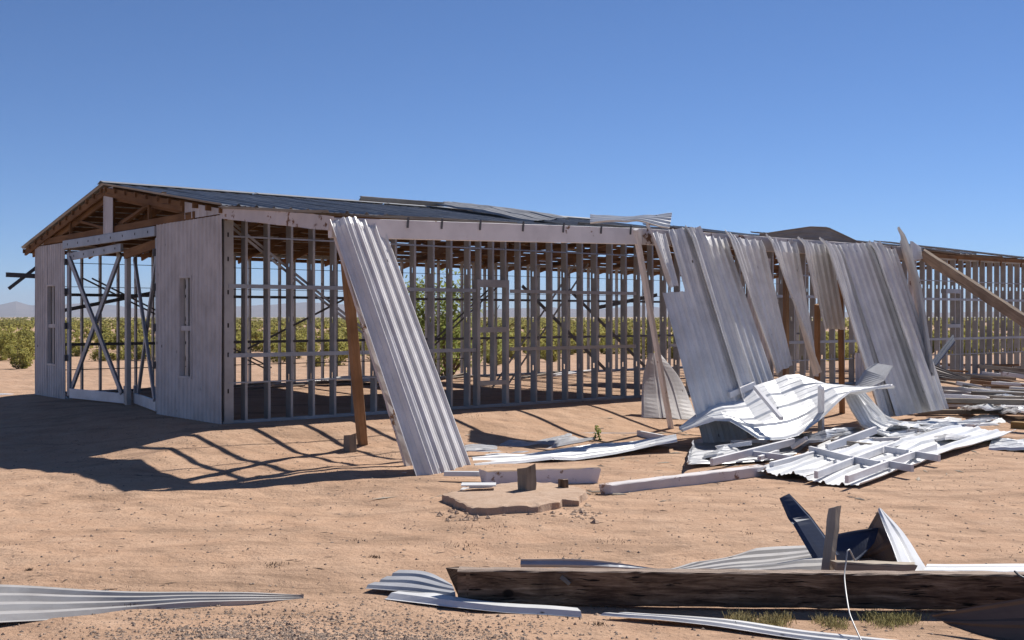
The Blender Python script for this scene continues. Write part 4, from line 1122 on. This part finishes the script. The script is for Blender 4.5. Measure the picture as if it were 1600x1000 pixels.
# mesquite tree behind the long wall
def tree(x, y, h, rx, n, label):
    p = Vector((x, y, float(ground_z(x, y))))
    e = empty("mesquite_tree", p); tag(e, label, "tree")
    a, b = limbs(rp, 9, h * 0.85, 0.07, 0.8)
    link("trunk", make_mesh("trunk", a, b, M_BARK), p, e)
    link("crown", quads_mesh("crown", leaf_cloud(n, rx, h, 0.05, rp, 26, 0.2), M_LEAF2), p, e)
tree(-1.95, 34.5, 3.3, 2.2, 5200, "leafy green mesquite tree behind the framed opening of the shed")

# weed by the flat sheets
wv = leaf_cloud(130, 0.10, 0.26, 0.018, rp, 6)
pw = on_ground(PG(936, 688))
tag(link("green_weed", quads_mesh("green_weed", wv, M_LEAF2), pw), "small green weed between the flat sheets", "weed")

# dry grass under the big timber
def blades(n, fn, hmin, hmax, r):
    V = np.zeros((n * 4, 3))
    for i in range(n):
        x, y = fn(); z = float(ground_z(x, y)); h = r.uniform(hmin, hmax); a = r.uniform(0, 6.28); w_ = 0.004
        l = r.uniform(0.2, 1.0) * h
        V[i * 4:i * 4 + 4] = [(x - w_ * math.sin(a), y + w_ * math.cos(a), z - 0.01), (x + w_ * math.sin(a), y - w_ * math.cos(a), z - 0.01), (x + math.cos(a) * l + w_ * 0.4, y + math.sin(a) * l, z + h), (x + math.cos(a) * l - w_ * 0.4, y + math.sin(a) * l, z + h * 0.98)]
    return V
spots = [PG(rp.uniform(1150, 1250), rp.uniform(966, 976)) for _ in range(7)] + [PG(rp.uniform(1290, 1430), rp.uniform(966, 978)) for _ in range(8)]
def gfn():
    s = rp.choice(spots); return s.x + rp.gauss(0, 0.045), s.y + rp.gauss(0, 0.05)
tag(link("dry_grass", quads_mesh("dry_grass", blades(2200, gfn, 0.015, 0.06, rp), M_STRAW), (0, 0, 0)), "tufts of dry grass under the dark timber", "grass", kind="stuff")

# gravel and twigs on the sand
def stones(name, n, fn, s0, s1, mat, stretch=1.0):
    base = np.array([(1, 0, 0), (-1, 0, 0), (0, 1, 0), (0, -1, 0), (0, 0, 1), (0, 0, -1)], float)
    tri = np.array([(0, 2, 4), (2, 1, 4), (1, 3, 4), (3, 0, 4), (2, 0, 5), (1, 2, 5), (3, 1, 5), (0, 3, 5)])
    V, T_ = [], []
    for i in range(n):
        x, y = fn(); s = s0 + (s1 - s0) * rp.random() ** 3
        q = base * np.array([s * rp.uniform(0.7, 1.3) * stretch, s * rp.uniform(0.7, 1.3) / stretch ** 0.5, s * rp.uniform(0.4, 0.8) / stretch ** 0.5]) * np.array([[rp.uniform(0.7, 1.2)] for _ in range(6)])
        a = rp.uniform(0, 6.28); ca, sa = math.cos(a), math.sin(a)
        q = np.stack([q[:, 0] * ca - q[:, 1] * sa + x, q[:, 0] * sa + q[:, 1] * ca + y, q[:, 2] + float(ground_z(x, y)) + s * 0.15], 1)
        T_.append(tri + len(V) * 6); V.append(q)
    me = make_mesh(name, np.concatenate(V), [tuple(int(k) for k in f) for f in np.concatenate(T_)], mat)
    return link(name, me, (0, 0, 0))
def gravel_fn():
    while True:
        p = PG(rp.gauss(520, 190), rp.uniform(915, 1030))
        x, y = p.x, p.y
        if 6.0 < y < 8.9 and rp.random() < math.exp(-((y - 6.7) / 1.05) ** 2): return x, y
tag(stones("gravel", 9500, gravel_fn, 0.003, 0.017, M_ROCK), "dark gravel strewn over the sandy rise in the foreground", "gravel", kind="stuff")
def yard_fn():
    y = rp.uniform(6.2, 19); x = rp.uniform(-0.5, 0.5) * y; return x, y
tag(stones("pebbles", 7500, yard_fn, 0.003, 0.018, M_ROCK), "small stones scattered over the yard", "stones", kind="stuff")
tag(stones("twig_litter", 1500, yard_fn, 0.003, 0.016, M_TWIG, 4.0), "dead twigs and scraps scattered over the yard", "litter", kind="stuff")

def scrap_fn():
    c = rp.choice([(1000, 700, 120, 14), (1300, 720, 150, 25), (1520, 640, 70, 25), (820, 770, 90, 12), (1250, 905, 200, 12), (800, 650, 140, 10)])
    p = PG(rp.gauss(c[0], c[2]), max(600, rp.gauss(c[1], c[3]))); return p.x, p.y
tag(stones("splinters", 700, scrap_fn, 0.008, 0.05, M_PALEW, 3.5), "pale splinters of wood strewn round the debris", "splinters", kind="stuff")
def crumb_fn():
    p = PG(rp.choice([rp.gauss(720, 18), rp.gauss(800, 50), rp.gauss(910, 16)]), rp.gauss(804, 6)); return p.x, p.y
tag(stones("concrete_crumbs", 160, crumb_fn, 0.008, 0.05, M_CONC), "crumbs of concrete along the broken slab edge", "crumbs", kind="stuff")
wsp = []
for _ in range(70):
    p = PG(rp.uniform(-60, 1660), 640 + 340 * rp.random() ** 1.3)
    wsp += [(p, rp.uniform(0.01, 0.16))] * rp.choice([1, 1, 2, 5])
def wfn():
    s_, q_ = rp.choice(wsp); return s_.x + rp.gauss(0, q_), s_.y + rp.gauss(0, q_ * 0.8)
tag(link("dry_weeds", quads_mesh("dry_weeds", blades(1500, wfn, 0.004, 0.022, rp), M_TWIG), (0, 0, 0)), "small dead weeds on the sand", "weeds", kind="stuff")

# ------------------------------------------------------------------ haze over the plain
def haze():
    x0, x1, y0, y1, z0, z1 = -9500, 9500, -300, 10500, -12, 190
    vs_ = [(x, y, z) for z in (z0, z1) for y in (y0, y1) for x in (x0, x1)]
    fs_ = [(0, 2, 3, 1), (4, 5, 7, 6), (0, 1, 5, 4), (2, 6, 7, 3), (0, 4, 6, 2), (1, 3, 7, 5)]
    m = bpy.data.materials.new("air_haze"); m.use_nodes = True
    nt = m.node_tree
    nt.nodes.remove(nt.nodes["Principled BSDF"])
    v = nt.nodes.new("ShaderNodeVolumePrincipled")
    v.inputs["Color"].default_value = (0.72, 0.80, 0.95, 1)
    v.inputs["Density"].default_value = 1.1e-4
    v.inputs["Anisotropy"].default_value = 0.0
    nt.links.new(v.outputs[0], nt.nodes["Material Output"].inputs["Volume"])
    me = make_mesh("haze", vs_, fs_, m)
    tag(link("haze", me, (0, 0, 0)), "thin haze in the air over the plain", "haze", kind="stuff")
haze()
